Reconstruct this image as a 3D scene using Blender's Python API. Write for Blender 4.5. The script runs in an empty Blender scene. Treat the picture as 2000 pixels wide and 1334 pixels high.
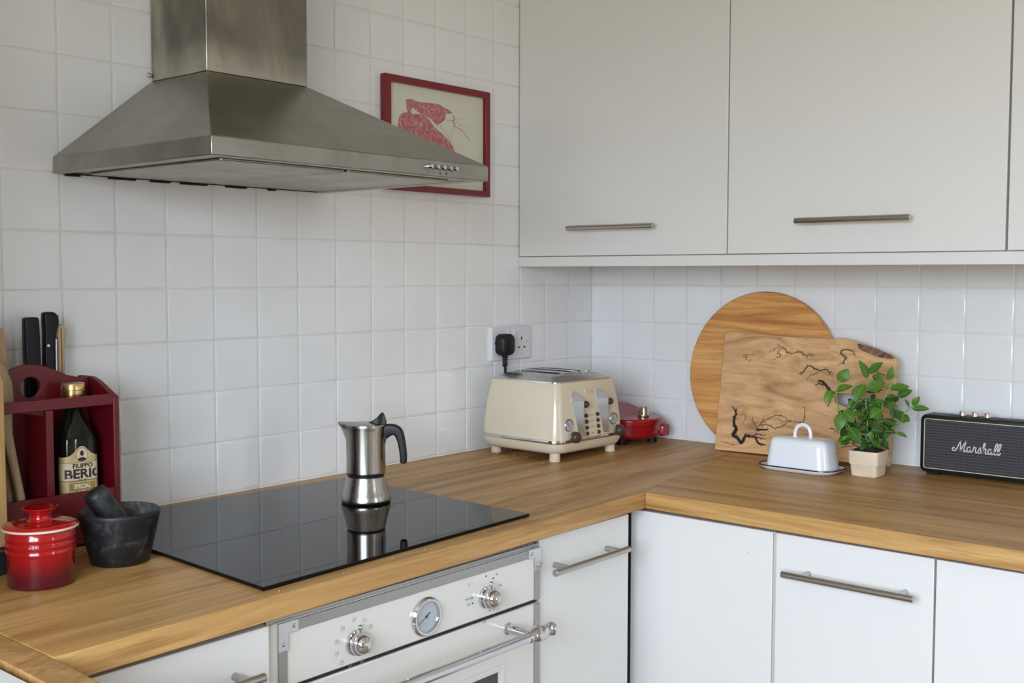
import bpy, bmesh, math, random
from mathutils import Vector, Matrix
random.seed(7)
scene = bpy.context.scene
col = scene.collection
PI = math.pi

# ---------------------------------------------------------------- camera
cam_d = bpy.data.cameras.new('camera')
cam = bpy.data.objects.new('camera', cam_d)
col.objects.link(cam)
cam_d.sensor_width = 36.0
cam_d.lens = 2160.56 / 2000 * 36.0
R_ = Vector((0.64821626, -0.76145508, 0.00135664))
U_ = Vector((0.04496634, 0.04005764, 0.99818506))
F_ = Vector((0.76012743, 0.64697878, -0.06020586))
m3 = Matrix((R_, U_, -F_)).transposed()
cam.matrix_world = Matrix.Translation((-2.47975585, -1.82152633, 1.34004017)) @ m3.to_4x4()
scene.camera = cam
scene.view_settings.view_transform = 'Standard'
scene.view_settings.look = 'None'
scene.view_settings.gamma = 1
scene.view_settings.exposure = 0.0

SKY = 20.5
# ---------------------------------------------------------------- daylight
w = bpy.data.worlds.new('sky')
scene.world = w
w.use_nodes = True
wn, wl_ = w.node_tree.nodes, w.node_tree.links
bgn = wn['Background']
wtc = wn.new('ShaderNodeTexCoord'); wsx = wn.new('ShaderNodeSeparateXYZ'); wrp = wn.new('ShaderNodeValToRGB')
wmr = wn.new('ShaderNodeMapRange'); wmr.inputs[1].default_value = -0.5; wmr.inputs[2].default_value = 1.0
wl_.new(wtc.outputs['Generated'], wsx.inputs[0]); wl_.new(wsx.outputs[2], wmr.inputs[0]); wl_.new(wmr.outputs[0], wrp.inputs[0])
we = wrp.color_ramp.elements       # overcast sky over dull ground
we[0].position = 0.31; we[0].color = (0.30, 0.29, 0.25, 1)
we[1].position = 0.36; we[1].color = (0.62, 0.705, 0.82, 1)
w3_ = we.new(0.55); w3_.color = (0.76, 0.875, 1.02, 1)
wl_.new(wrp.outputs[0], bgn.inputs[0])
bgn.inputs[1].default_value = SKY

XL, YF, ZC = -3.4, -4.3, 2.45      # far left wall, wall behind the camera, ceiling
def portal(name, loc, rot, sx, sy):
    l = bpy.data.lights.new(name, 'AREA')
    l.shape = 'RECTANGLE'; l.size = sx; l.size_y = sy; l.cycles.is_portal = True
    o = bpy.data.objects.new(name, l); col.objects.link(o)
    o.location = loc; o.rotation_euler = rot
    return o
# daylight falls in through the window in the left wall and the glazed opening behind the camera
portal('daylight_left', (XL - 0.06, -1.90, 1.51), (0, -PI / 2, 0), 1.12, 1.9)
portal('daylight_front', (-0.80, YF - 0.06, 1.35), (PI / 2, 0, 0), 0.3, 1.5)

# ---------------------------------------------------------------- materials
def mat(name, colour, rough=0.5, metal=0.0, spec=None, coat=0.0, coat_r=0.05, aniso=0.0):
    m = bpy.data.materials.new(name); m.use_nodes = True
    b = m.node_tree.nodes['Principled BSDF']
    b.inputs['Base Color'].default_value = (*colour, 1)
    b.inputs['Roughness'].default_value = rough
    b.inputs['Metallic'].default_value = metal
    if spec is not None: b.inputs['Specular IOR Level'].default_value = spec
    b.inputs['Coat Weight'].default_value = coat
    b.inputs['Coat Roughness'].default_value = coat_r
    b.inputs['Anisotropic'].default_value = aniso
    return m
def nt(m): return m.node_tree.nodes, m.node_tree.links, m.node_tree.nodes['Principled BSDF']
def coords(m, scale=(1, 1, 1), kind='Object', rot=(0, 0, 0)):
    n, l, b = nt(m)
    tc = n.new('ShaderNodeTexCoord'); mp = n.new('ShaderNodeMapping')
    mp.inputs['Scale'].default_value = scale; mp.inputs['Rotation'].default_value = rot
    l.new(tc.outputs[kind], mp.inputs['Vector'])
    return mp.outputs['Vector']
def noise(m, vec, scale, detail=4, rough=0.5, dist=0.0):
    n, l, b = nt(m); t = n.new('ShaderNodeTexNoise')
    t.inputs['Scale'].default_value = scale; t.inputs['Detail'].default_value = detail
    t.inputs['Roughness'].default_value = rough; t.inputs['Distortion'].default_value = dist
    l.new(vec, t.inputs['Vector']); return t.outputs['Fac']
def ramp(m, fac, stops):
    n, l, b = nt(m); r = n.new('ShaderNodeValToRGB')
    e = r.color_ramp.elements
    while len(e) < len(stops): e.new(0.5)
    for i, (p, c) in enumerate(stops):
        e[i].position = p; e[i].color = (*c, 1) if len(c) == 3 else c
    l.new(fac, r.inputs['Fac']); return r.outputs['Color']
def mixc(m, a, b_, fac, mode='MIX'):
    n, l, b = nt(m); x = n.new('ShaderNodeMix'); x.data_type = 'RGBA'; x.blend_type = mode
    for s, v in ((0, fac), (6, a), (7, b_)):
        if hasattr(v, 'links'): l.new(v, x.inputs[s])
        else: x.inputs[s].default_value = v if s == 0 else (*v, 1)
    return x.outputs[2]
def bump(m, fac, strength=0.2, dist=0.001):
    n, l, b = nt(m); x = n.new('ShaderNodeBump')
    x.inputs['Strength'].default_value = strength; x.inputs['Distance'].default_value = dist
    l.new(fac, x.inputs['Height']); l.new(x.outputs['Normal'], b.inputs['Normal'])
def maprange(m, v, a, b_, c, d):
    n, l, b = nt(m); x = n.new('ShaderNodeMapRange')
    for i, q in ((1, a), (2, b_), (3, c), (4, d)): x.inputs[i].default_value = q
    l.new(v, x.inputs[0]); return x.outputs[0]
def link(m, out, name):
    n, l, b = nt(m); l.new(out, b.inputs[name])

def oak(name, axis, cols, k=1.0, rough=0.36, coat=0.0):
    m = mat(name, cols[1], rough)
    s1 = [22 * k] * 3; s2 = [260 * k] * 3; s3 = [5 * k] * 3
    s1[axis] = 1.6 * k; s2[axis] = 7 * k; s3[axis] = 0.9 * k
    f1 = noise(m, coords(m, s1), 1.0, 6, 0.6, 0.9)
    f2 = noise(m, coords(m, s2), 1.0, 3, 0.6, 0.0)
    f3 = noise(m, coords(m, s3), 1.0, 2, 0.5, 0.4)
    c = ramp(m, f1, [(0.36, cols[0]), (0.5, cols[1]), (0.64, cols[2])])
    c2 = ramp(m, f2, [(0.30, (0.70, 0.62, 0.52)), (0.50, (1, 1, 1))])
    c3 = ramp(m, f3, [(0.3, (0.86, 0.82, 0.76)), (0.65, (1.06, 1.04, 1.0))])
    c = mixc(m, c, c2, 0.7, 'MULTIPLY'); c = mixc(m, c, c3, 0.9, 'MULTIPLY')
    link(m, c, 'Base Color')
    link(m, maprange(m, f2, 0.3, 0.7, rough + 0.06, rough - 0.05), 'Roughness')
    bump(m, f2, 0.12, 0.0006)
    b = m.node_tree.nodes['Principled BSDF']; b.inputs['Coat Weight'].default_value = coat
    return m
OAKC = [(0.34, 0.172, 0.050), (0.50, 0.285, 0.095), (0.60, 0.375, 0.142)]
M = {}
M['oak_x'] = oak('oak_grain_along_wall', 0, OAKC, 1.0, 0.44)
M['oak_y'] = oak('oak_grain_across', 1, OAKC, 1.0, 0.44)
oe = mat('oak_figured_strip', (0.42, 0.23, 0.085), 0.5)
fe = noise(oe, coords(oe, (9, 14, 9)), 2.2, 4, 0.55, 1.6)
link(oe, ramp(oe, fe, [(0.35, (0.30, 0.150, 0.048)), (0.52, (0.42, 0.225, 0.078)), (0.68, (0.52, 0.30, 0.115))]), 'Base Color')
M['oak_end'] = oe
M['grout'] = mat('grout', (0.75, 0.745, 0.71), 0.8)
tm = mat('white_wall_tile', (0.72, 0.725, 0.72), 0.16)
v = coords(tm)
link(tm, mixc(tm, ramp(tm, noise(tm, v, 7, 2), [(0.3, (0.81, 0.81, 0.81)), (0.7, (0.845, 0.85, 0.855))]), (0.95, 0.95, 0.95), 0.0), 'Base Color')
bump(tm, noise(tm, v, 28, 2, 0.5, 0.3), 0.55, 0.0012)
M['tile'] = tm
M['cabinet'] = mat('white_cabinet_lacquer', (0.735, 0.725, 0.705), 0.36)
M['cabinet_in'] = mat('cabinet_carcass', (0.70, 0.70, 0.68), 0.5)
M['filler'] = mat('grey_filler_strip', (0.50, 0.50, 0.46), 0.5)
M['dark'] = mat('dark_gap', (0.015, 0.014, 0.013), 0.7)
M['plaster'] = mat('painted_plaster', (0.72, 0.68, 0.61), 0.8)
bump(M['plaster'], noise(M['plaster'], coords(M['plaster']), 60, 4), 0.1, 0.001)
fm = mat('floor_boards', (0.32, 0.22, 0.13), 0.45)
link(fm, ramp(fm, noise(fm, coords(fm, (1, 9, 1)), 3, 5, 0.6, 0.5), [(0.3, (0.24, 0.16, 0.09)), (0.7, (0.40, 0.28, 0.17))]), 'Base Color')
M['floor'] = fm
M['ceiling'] = mat('white_ceiling_paint', (0.86, 0.85, 0.82), 0.8)

def steel(name, colour, rough, smear=0.0, axis=2, fine=320):
    m = mat(name, colour, rough, 1.0)
    s = [fine] * 3; s[axis] = 3
    f = noise(m, coords(m, s), 1, 2)
    g = noise(m, coords(m), 9, 4, 0.6, 1.2)
    r = maprange(m, f, 0.3, 0.7, rough - 0.05, rough + 0.06)
    link(m, r, 'Roughness')
    if smear:
        c = ramp(m, g, [(0.35, tuple(x * (1 - smear) for x in colour)), (0.65, tuple(min(1, x * (1 + smear)) for x in colour))])
        link(m, c, 'Base Color')
    bump(m, f, 0.06, 0.0003)
    return m
M['hood'] = steel('brushed_stainless_hood', (0.33, 0.318, 0.28), 0.34, 0.10, 0)
hc = mat('stained_stainless_chimney', (0.36, 0.345, 0.30), 0.36, 1.0)
cv = coords(hc, (9, 9, 2.2))
f = noise(hc, cv, 1.0, 5, 0.55, 1.4)
tcn = hc.node_tree.nodes.new('ShaderNodeTexCoord'); sx = hc.node_tree.nodes.new('ShaderNodeSeparateXYZ')
hc.node_tree.links.new(tcn.outputs['Object'], sx.inputs[0])
low = maprange(hc, sx.outputs[2], 0.235, 0.18, 0.0, 0.9)
c = ramp(hc, f, [(0.35, (0.19, 0.175, 0.145)), (0.5, (0.27, 0.25, 0.21)), (0.68, (0.42, 0.40, 0.33))])
f9 = noise(hc, coords(hc, (14, 14, 30)), 1.0, 3, 0.5, 0.6)
low2 = hc.node_tree.nodes.new('ShaderNodeMath'); low2.operation = 'MULTIPLY'
hc.node_tree.links.new(low, low2.inputs[0]); hc.node_tree.links.new(f9, low2.inputs[1])
link(hc, mixc(hc, c, (0.62, 0.60, 0.52), low2.outputs[0]), 'Base Color')
link(hc, maprange(hc, f, 0.3, 0.7, 0.42, 0.28), 'Roughness')
M['chimney'] = hc
M['filter'] = steel('greasy_filter_metal', (0.46, 0.43, 0.36), 0.42, 0.15, 0, 90)
M['handle'] = mat('brushed_steel_handle', (0.46, 0.44, 0.41), 0.27, 1.0)
M['chrome'] = mat('chrome', (0.64, 0.64, 0.67), 0.05, 1.0)
M['shield'] = mat('polished_lever_metal', (0.66, 0.72, 0.82), 0.12, 1.0)
M['satin'] = steel('satin_steel', (0.60, 0.59, 0.57), 0.22, 0.06, 2, 400)
M['trim'] = steel('oven_trim_steel', (0.40, 0.395, 0.385), 0.36, 0.0, 0)
M['pot_steel'] = steel('brushed_pot_steel', (0.44, 0.42, 0.385), 0.23, 0.14, 2, 500)
M['bracket'] = mat('bright_bracket_metal', (0.66, 0.68, 0.70), 0.30, 0.85)
M['black_glass'] = mat('black_ceramic_glass', (0.004, 0.004, 0.005), 0.015, 0, 0.20)
M['black_plastic'] = mat('black_plastic', (0.010, 0.010, 0.011), 0.42, 0, 0.25)
M['soft_black'] = mat('soft_black_plastic', (0.010, 0.0105, 0.012), 0.45, 0, 0.3)
M['oven_enamel'] = mat('cream_white_oven_enamel', (0.72, 0.70, 0.655), 0.22, 0, None, 0.3)
M['white_plastic'] = mat('white_plastic', (0.72, 0.72, 0.74), 0.32)
M['enamel'] = mat('white_enamel', (0.83, 0.86, 0.90), 0.10, 0, None, 0.5)
M['blue_rim'] = mat('dark_blue_enamel_rim', (0.012, 0.016, 0.035), 0.2)
M['cream'] = mat('cream_toaster_paint', (0.69, 0.60, 0.455), 0.24, 0, None, 0.5, 0.04)
M['brown_knob'] = mat('dark_brown_knob', (0.055, 0.038, 0.026), 0.35)
M['red_gloss'] = mat('glossy_dark_red', (0.30, 0.003, 0.008), 0.24, 0, 0.4, 0.15, 0.05)
M['red_paint'] = mat('dark_red_painted_wood', (0.125, 0.003, 0.008), 0.42)
M['red_frame'] = mat('red_picture_frame', (0.19, 0.006, 0.014), 0.28)
M['paper'] = mat('cream_mount_paper', (0.66, 0.655, 0.54), 0.8)
M['brass'] = mat('champagne_metal', (0.62, 0.53, 0.38), 0.28, 1.0)
M['gold'] = mat('gold_cap', (0.72, 0.50, 0.24), 0.26, 1.0)
M['rose'] = mat('rose_metal', (0.75, 0.55, 0.48), 0.3, 1.0)
M['dial'] = mat('grey_dial_face', (0.42, 0.46, 0.50), 0.30, 0, None, 0.25, 0.05)
M['dial_mark'] = mat('dark_dial_print', (0.05, 0.05, 0.06), 0.5)
M['print_grey'] = mat('grey_panel_print', (0.33, 0.32, 0.31), 0.5)
M['logo_white'] = mat('white_metal_lettering', (0.74, 0.72, 0.66), 0.35, 0.4)
M['piping'] = mat('pale_gold_piping', (0.62, 0.60, 0.38), 0.45)
M['tolex'] = mat('black_textured_vinyl', (0.009, 0.009, 0.010), 0.45, 0, 0.3)
bump(M['tolex'], noise(M['tolex'], coords(M['tolex']), 900, 2), 0.3, 0.0004)
gm = mat('woven_speaker_cloth', (0.03, 0.03, 0.034), 0.75)
wv = gm.node_tree.nodes.new('ShaderNodeTexWave'); wv.bands_direction = 'Z'; wv.inputs['Scale'].default_value = 52; wv.inputs['Distortion'].default_value = 0.15
gm.node_tree.links.new(coords(gm), wv.inputs['Vector'])
wy = gm.node_tree.nodes.new('ShaderNodeTexWave'); wy.bands_direction = 'Y'; wy.inputs['Scale'].default_value = 130
gm.node_tree.links.new(coords(gm), wy.inputs['Vector'])
g1 = ramp(gm, wv.outputs['Fac'], [(0.0, (0.028, 0.028, 0.034)), (0.6, (0.042, 0.042, 0.050)), (0.95, (0.075, 0.068, 0.072))])
g2 = ramp(gm, wy.outputs['Fac'], [(0.2, (0.55, 0.55, 0.55)), (0.8, (1.2, 1.2, 1.2))])
link(gm, mixc(gm, g1, g2, 1.0, 'MULTIPLY'), 'Base Color')
M['grille'] = gm
st = mat('black_granite', (0.03, 0.032, 0.035), 0.5)
fs = noise(st, coords(st), 38, 7, 0.7, 1.0)
link(st, ramp(st, fs, [(0.42, (0.005, 0.005, 0.007)), (0.56, (0.012, 0.013, 0.015)), (0.70, (0.07, 0.07, 0.069))]), 'Base Color')
bump(st, fs, 0.4, 0.0012)
M['stone'] = st
si = mat('dusty_granite_inside', (0.10, 0.10, 0.095), 0.7)
fs = noise(si, coords(si), 60, 7, 0.7, 1.0)
link(si, ramp(si, fs, [(0.40, (0.03, 0.03, 0.03)), (0.60, (0.12, 0.12, 0.11)), (0.72, (0.42, 0.41, 0.38))]), 'Base Color')
M['stone_in'] = si
# red glazed stoneware: cherry red that runs darker towards the foot
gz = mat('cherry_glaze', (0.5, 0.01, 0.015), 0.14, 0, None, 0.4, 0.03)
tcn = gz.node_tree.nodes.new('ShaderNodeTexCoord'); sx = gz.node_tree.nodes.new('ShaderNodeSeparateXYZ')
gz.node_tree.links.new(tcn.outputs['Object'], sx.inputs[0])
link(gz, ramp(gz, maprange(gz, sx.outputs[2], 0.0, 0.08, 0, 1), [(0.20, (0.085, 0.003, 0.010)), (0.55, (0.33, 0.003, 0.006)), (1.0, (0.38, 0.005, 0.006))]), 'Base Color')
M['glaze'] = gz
M['stoneware_rim'] = mat('bare_stoneware_rim', (0.66, 0.52, 0.42), 0.5)
rb = oak('honey_board_wood', 1, [(0.42, 0.16, 0.040), (0.66, 0.32, 0.095), (0.80, 0.46, 0.17)], 0.9, 0.45)
M['round_board'] = rb
# live-edge board: figured beech
lb = mat('figured_beech', (0.5, 0.33, 0.18), 0.45)
fa = noise(lb, coords(lb, (1, 3.2, 13)), 1.5, 7, 0.62, 2.6)
fb = noise(lb, coords(lb, (1, 2.0, 5)), 1.6, 3, 0.5, 1.2)
fc = noise(lb, coords(lb, (1, 20, 240)), 1.0, 3)
c = ramp(lb, fa, [(0.28, (0.36, 0.21, 0.10)), (0.42, (0.62, 0.37, 0.18)), (0.56, (0.74, 0.46, 0.24)), (0.75, (0.82, 0.58, 0.35))])
c = mixc(lb, c, ramp(lb, fb, [(0.35, (0.78, 0.74, 0.66)), (0.60, (1.08, 1.02, 0.96))]), 0.9, 'MULTIPLY')
c = mixc(lb, c, ramp(lb, fc, [(0.3, (0.82, 0.78, 0.72)), (0.6, (1, 1, 1))]), 0.5, 'MULTIPLY')
link(lb, c, 'Base Color')
M['live_board'] = lb
M['burn'] = mat('burnt_crack', (0.012, 0.010, 0.013), 0.6)
M['scorch'] = mat('brown_scorch', (0.22, 0.10, 0.045), 0.6)
bk = mat('bark_edge', (0.16, 0.08, 0.045), 0.8)
link(bk, ramp(bk, noise(bk, coords(bk), 90, 5), [(0.35, (0.08, 0.04, 0.03)), (0.65, (0.32, 0.17, 0.09))]), 'Base Color')
M['bark'] = bk
M['pale_wood'] = oak('pale_spoon_wood', 2, [(0.34, 0.26, 0.16), (0.45, 0.35, 0.22), (0.52, 0.42, 0.28)], 1.2, 0.6)
M['spatula_wood'] = oak('tan_spatula_wood', 2, [(0.33, 0.22, 0.12), (0.42, 0.29, 0.165), (0.48, 0.34, 0.20)], 1.2, 0.6)
M['yellow_wood'] = oak('yellow_board_wood', 2, [(0.52, 0.33, 0.13), (0.60, 0.40, 0.17), (0.66, 0.46, 0.21)], 1.0, 0.5)
M['leaf'] = mat('mint_leaf', (0.045, 0.17, 0.015), 0.42, 0, 0.4)
lf = M['leaf']; 
link(lf, ramp(lf, noise(lf, coords(lf), 26, 3), [(0.35, (0.035, 0.105, 0.008)), (0.65, (0.085, 0.20, 0.014))]), 'Base Color')
lf.node_tree.nodes['Principled BSDF'].inputs['Subsurface Weight'].default_value = 0.0
M['leaf_dark'] = mat('mint_leaf_dark', (0.022, 0.068, 0.008), 0.45, 0, 0.4)
M['vein'] = mat('leaf_vein', (0.16, 0.34, 0.07), 0.5)
M['stem'] = mat('mint_stem', (0.19, 0.30, 0.07), 0.5)
so = mat('potting_soil', (0.016, 0.012, 0.009), 0.95)
M['soil'] = so
pc = mat('cream_planter', (0.70, 0.57, 0.42), 0.55)
fp = noise(pc, coords(pc), 45, 5, 0.6, 0.8)
link(pc, ramp(pc, fp, [(0.27, (0.16, 0.10, 0.07)), (0.32, (0.70, 0.56, 0.41)), (0.7, (0.78, 0.65, 0.49))]), 'Base Color')
M['planter'] = pc
bg = mat('dark_green_glass', (0.005, 0.007, 0.003), 0.06, 0, 0.35)
M['bottle'] = bg
lbm = mat('gold_bottle_label', (0.60, 0.45, 0.22), 0.45, 0.15)
link(lbm, ramp(lbm, noise(lbm, coords(lbm), 30, 5, 0.6, 0.5), [(0.3, (0.46, 0.32, 0.12)), (0.6, (0.64, 0.50, 0.27))]), 'Base Color')
M['label'] = lbm
M['label_pale'] = mat('pale_label_band', (0.68, 0.58, 0.38), 0.45)
M['label_gold'] = mat('deep_gold_panel', (0.42, 0.27, 0.07), 0.35, 0.4)
M['label_ink'] = mat('dark_label_ink', (0.03, 0.012, 0.012), 0.5)
M['label_white'] = mat('white_label_ink', (0.78, 0.74, 0.66), 0.5)
ar = mat('pink_red_print_ink', (0.5, 0.12, 0.14), 0.8)
link(ar, ramp(ar, noise(ar, coords(ar), 120, 6, 0.75, 0.8), [(0.40, (0.44, 0.11, 0.13)), (0.52, (0.50, 0.17, 0.185)), (0.62, (0.60, 0.36, 0.33))]), 'Base Color')
M['art'] = ar
M['art_line'] = mat('red_print_line', (0.42, 0.13, 0.12), 0.8)
M['paper_shade'] = mat('plate_mark', (0.56, 0.555, 0.455), 0.8)
M['nylon'] = mat('dark_utensil_handle', (0.007, 0.007, 0.010), 0.38, 0, 0.25)
M['horn'] = mat('pale_handle', (0.50, 0.38, 0.22), 0.35)
M['rivet_metal'] = mat('rivet_metal', (0.6, 0.6, 0.6), 0.3, 1.0)
M['slate'] = mat('dark_slate', (0.02, 0.022, 0.028), 0.4)
M['oven_glass'] = mat('dark_oven_glass', (0.02, 0.022, 0.026), 0.06, 0, 0.7)
M['sink'] = mat('white_ceramic_sink', (0.80, 0.80, 0.82), 0.12)
M['lamp'] = mat('white_lamp_glass', (0.85, 0.83, 0.78), 0.4)

# ---------------------------------------------------------------- mesh builder
def rect2(w_, h_, r=0.0, n=4, cx=0, cy=0):
    if r <= 0: return [(cx - w_/2, cy - h_/2), (cx + w_/2, cy - h_/2), (cx + w_/2, cy + h_/2), (cx - w_/2, cy + h_/2)]
    P = []
    for k, (sx_, sy_) in enumerate(((-1, -1), (1, -1), (1, 1), (-1, 1))):
        ox, oy = cx + sx_ * (w_/2 - r), cy + sy_ * (h_/2 - r)
        a0 = PI + k * PI/2
        for i in range(n + 1):
            a = a0 + i * PI/2 / n
            P.append((ox + r * math.cos(a), oy + r * math.sin(a)))
    return P
def smooth_path(pts, sub=4):
    pts = [Vector(p) for p in pts]
    if len(pts) < 3: return pts
    out = []
    for i in range(len(pts) - 1):
        p0 = pts[max(i-1, 0)]; p1 = pts[i]; p2 = pts[i+1]; p3 = pts[min(i+2, len(pts)-1)]
        for k in range(sub):
            t = k / sub
            out.append(0.5 * ((2*p1) + (p2-p0)*t + (2*p0-5*p1+4*p2-p3)*t*t + (3*p1-p0-3*p2+p3)*t**3))
    out.append(pts[-1]); return out

class MB:
    def __init__(s, M4=None):
        s.bm = bmesh.new(); s.M = M4 or Matrix.Identity(4); s.mi = 0
    def v(s, p): return s.bm.verts.new(s.M @ Vector(p))
    def face(s, vs):
        try:
            f = s.bm.faces.new(vs); f.material_index = s.mi; return f
        except ValueError: return None
    def loft(s, rings, cap0=True, cap1=True, closed=True):
        V = [[s.v(p) for p in r] for r in rings]; n = len(V[0])
        for a, b in zip(V, V[1:]):
            for i in range(n if closed else n - 1):
                j = (i + 1) % n; s.face((a[i], a[j], b[j], b[i]))
        if cap0: s.face(list(reversed(V[0])))
        if cap1: s.face(V[-1])
        return s
    def box(s, a, b):
        x0, y0, z0 = [min(p, q) for p, q in zip(a, b)]; x1, y1, z1 = [max(p, q) for p, q in zip(a, b)]
        return s.loft([[(x0, y0, z0), (x1, y0, z0), (x1, y1, z0), (x0, y1, z0)], [(x0, y0, z1), (x1, y0, z1), (x1, y1, z1), (x0, y1, z1)]])
    def prism(s, poly, axis, a, b):
        def p3(q, t):
            r = [q[0], q[1]]; r.insert(axis, t); return tuple(r)
        return s.loft([[p3(q, a) for q in poly], [p3(q, b) for q in poly]])
    def lathe(s, prof, c=(0, 0, 0), axis=2, seg=32, cap=True):
        rings = []
        for r, t in prof:
            ring = []
            for i in range(seg):
                a = 2*PI*i/seg
                q = [r*math.cos(a), r*math.sin(a)]; q.insert(axis, t)
                ring.append((c[0]+q[0], c[1]+q[1], c[2]+q[2]))
            rings.append(ring)
        return s.loft(rings, cap, cap)
    def tube(s, pts, r, seg=10, smooth=0, flat=1.0):
        if smooth: pts = smooth_path(pts, smooth)
        pts = [Vector(p) for p in pts]; n = len(pts)
        rr = r if isinstance(r, (list, tuple)) else [r]*2
        rings = []; up = None
        for i, p in enumerate(pts):
            d = (pts[min(i+1, n-1)] - pts[max(i-1, 0)]).normalized()
            if up is None:
                up = Vector((0, 0, 1)) if abs(d.z) < 0.9 else Vector((1, 0, 0))
            a = d.cross(up).normalized(); up = a.cross(d).normalized()
            t = i/(n-1)*(len(rr)-1); k = min(int(t), len(rr)-2); rad = rr[k]*(1-(t-k)) + rr[k+1]*(t-k)
            rings.append([p + a*math.cos(2*PI*j/seg)*rad + up*math.sin(2*PI*j/seg)*rad*flat for j in range(seg)])
        return s.loft(rings)
    def sphere(s, c, r, seg=20, rings=12, sc=(1, 1, 1)):
        R = []
        for i in range(rings + 1):
            a = -PI/2 + PI*i/rings; a = max(min(a, PI/2 - 0.02), -PI/2 + 0.02)
            R.append([(c[0] + r*sc[0]*math.cos(a)*math.cos(2*PI*j/seg), c[1] + r*sc[1]*math.cos(a)*math.sin(2*PI*j/seg), c[2] + r*sc[2]*math.sin(a)) for j in range(seg)])
        return s.loft(R)
    def plate(s, outer, holes, fn, t0, t1):
        """flat plate with holes; fn(u, v, t) -> 3D point"""
        for t, flip in ((t0, False), (t1, True)):
            b2 = bmesh.new(); edges = []; loops = []
            for lp in [outer] + holes:
                vs = [b2.verts.new((p[0], p[1], 0)) for p in lp]
                edges += [b2.edges.new((vs[i], vs[(i+1) % len(vs)])) for i in range(len(vs))]
            bmesh.ops.triangle_fill(b2, use_beauty=True, edges=edges, normal=(0, 0, 1))
            mp = {v_: s.v(fn(v_.co.x, v_.co.y, t)) for v_ in b2.verts}
            for f_ in b2.faces:
                vs = [mp[v_] for v_ in f_.verts]; s.face(vs if not flip else vs[::-1])
            b2.free()
        for lp in [outer] + holes:
            s.loft([[fn(p[0], p[1], t0) for p in lp], [fn(p[0], p[1], t1) for p in lp]], False, False)
        return s
    def ribbon(s, pts, wdt, fn, t, taper=True, smooth=0, thick=0.0):
        """thin raised line following pts=(u,v)"""
        P = [Vector((p[0], p[1], 0)) for p in pts]
        if smooth: P = smooth_path(P, smooth)
        n = len(P)
        if n < 2: return s
        A, B = [], []
        for i, p in enumerate(P):
            d = (P[min(i+1, n-1)] - P[max(i-1, 0)])
            if d.length < 1e-9: d = Vector((1, 0, 0))
            d.normalize(); q = Vector((-d.y, d.x, 0))
            w2 = wdt/2
            if taper: w2 *= 0.35 + 0.65*min(1, min(i, n-1-i)/max(1, n*0.25))
            A.append(p + q*w2); B.append(p - q*w2)
        if thick:
            s.loft([[fn(*a_.xy, t), fn(*b_.xy, t), fn(*b_.xy, t+thick), fn(*a_.xy, t+thick)] for a_, b_ in zip(A, B)])
        else:
            va = [s.v(fn(*a_.xy, t)) for a_ in A]; vb = [s.v(fn(*b_.xy, t)) for b_ in B]
            for i in range(n-1): s.face((va[i], vb[i], vb[i+1], va[i+1]))
        return s
    def build(s, name, mats, parent=None, smooth=40, bevel=0, seg=2, merge=True, sub=0):
        if merge: bmesh.ops.remove_doubles(s.bm, verts=s.bm.verts, dist=1e-6)
        bmesh.ops.recalc_face_normals(s.bm, faces=s.bm.faces)
        me = bpy.data.meshes.new(name); s.bm.to_mesh(me); s.bm.free()
        for m_ in (mats if isinstance(mats, (list, tuple)) else [mats]): me.materials.append(m_)
        o = bpy.data.objects.new(name, me); col.objects.link(o)
        if smooth:
            me.shade_smooth(); me.set_sharp_from_angle(angle=math.radians(smooth))
        if parent is not None: o.parent = parent
        if bevel:
            b = o.modifiers.new('bevel', 'BEVEL'); b.width = bevel; b.segments = seg; b.limit_method = 'ANGLE'; b.angle_limit = math.radians(35); b.harden_normals = False
        if sub:
            b = o.modifiers.new('sub', 'SUBSURF'); b.levels = sub; b.render_levels = sub
        return o
def empty(name, label, cat, loc=(0, 0, 0), rz=0.0, group=None):
    o = bpy.data.objects.new(name, None); col.objects.link(o); o.empty_display_size = 0.05
    o.location = loc; o.rotation_euler = (0, 0, rz)
    tag(o, label, cat, group); return o
def tag(o, label, cat, group=None):
    o['label'] = label; o['category'] = cat
    if group: o['group'] = group
    return o
def structure(o): o['kind'] = 'structure'; return o
def lettering(body, size, M4, parent, m, extrude=0.0003, bold=0.0, warp=None, align='CENTER', name='lettering', sx=1.0, shear=0.0):
    cu = bpy.data.curves.new('txt', 'FONT'); cu.body = body; cu.size = size; cu.extrude = extrude; cu.offset = bold
    cu.align_x = align; cu.align_y = 'CENTER'; cu.shear = shear; cu.resolution_u = 3
    to = bpy.data.objects.new('txt', cu); col.objects.link(to)
    dg = bpy.context.evaluated_depsgraph_get()
    me = bpy.data.meshes.new_from_object(to.evaluated_get(dg))
    bpy.data.objects.remove(to); bpy.data.curves.remove(cu)
    me.name = name
    for v_ in me.vertices:
        c_ = Vector((v_.co.x * sx, v_.co.y, v_.co.z))
        v_.co = warp(c_) if warp else M4 @ c_
    me.materials.clear(); me.materials.append(m)
    o = bpy.data.objects.new(name, me); col.objects.link(o); o.parent = parent
    return o
def frame3(origin, xdir, ydir):
    x = Vector(xdir).normalized(); y = Vector(ydir).normalized(); z = x.cross(y).normalized()
    mm = Matrix((x, y, z)).transposed().to_4x4(); mm.translation = Vector(origin); return mm

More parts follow.
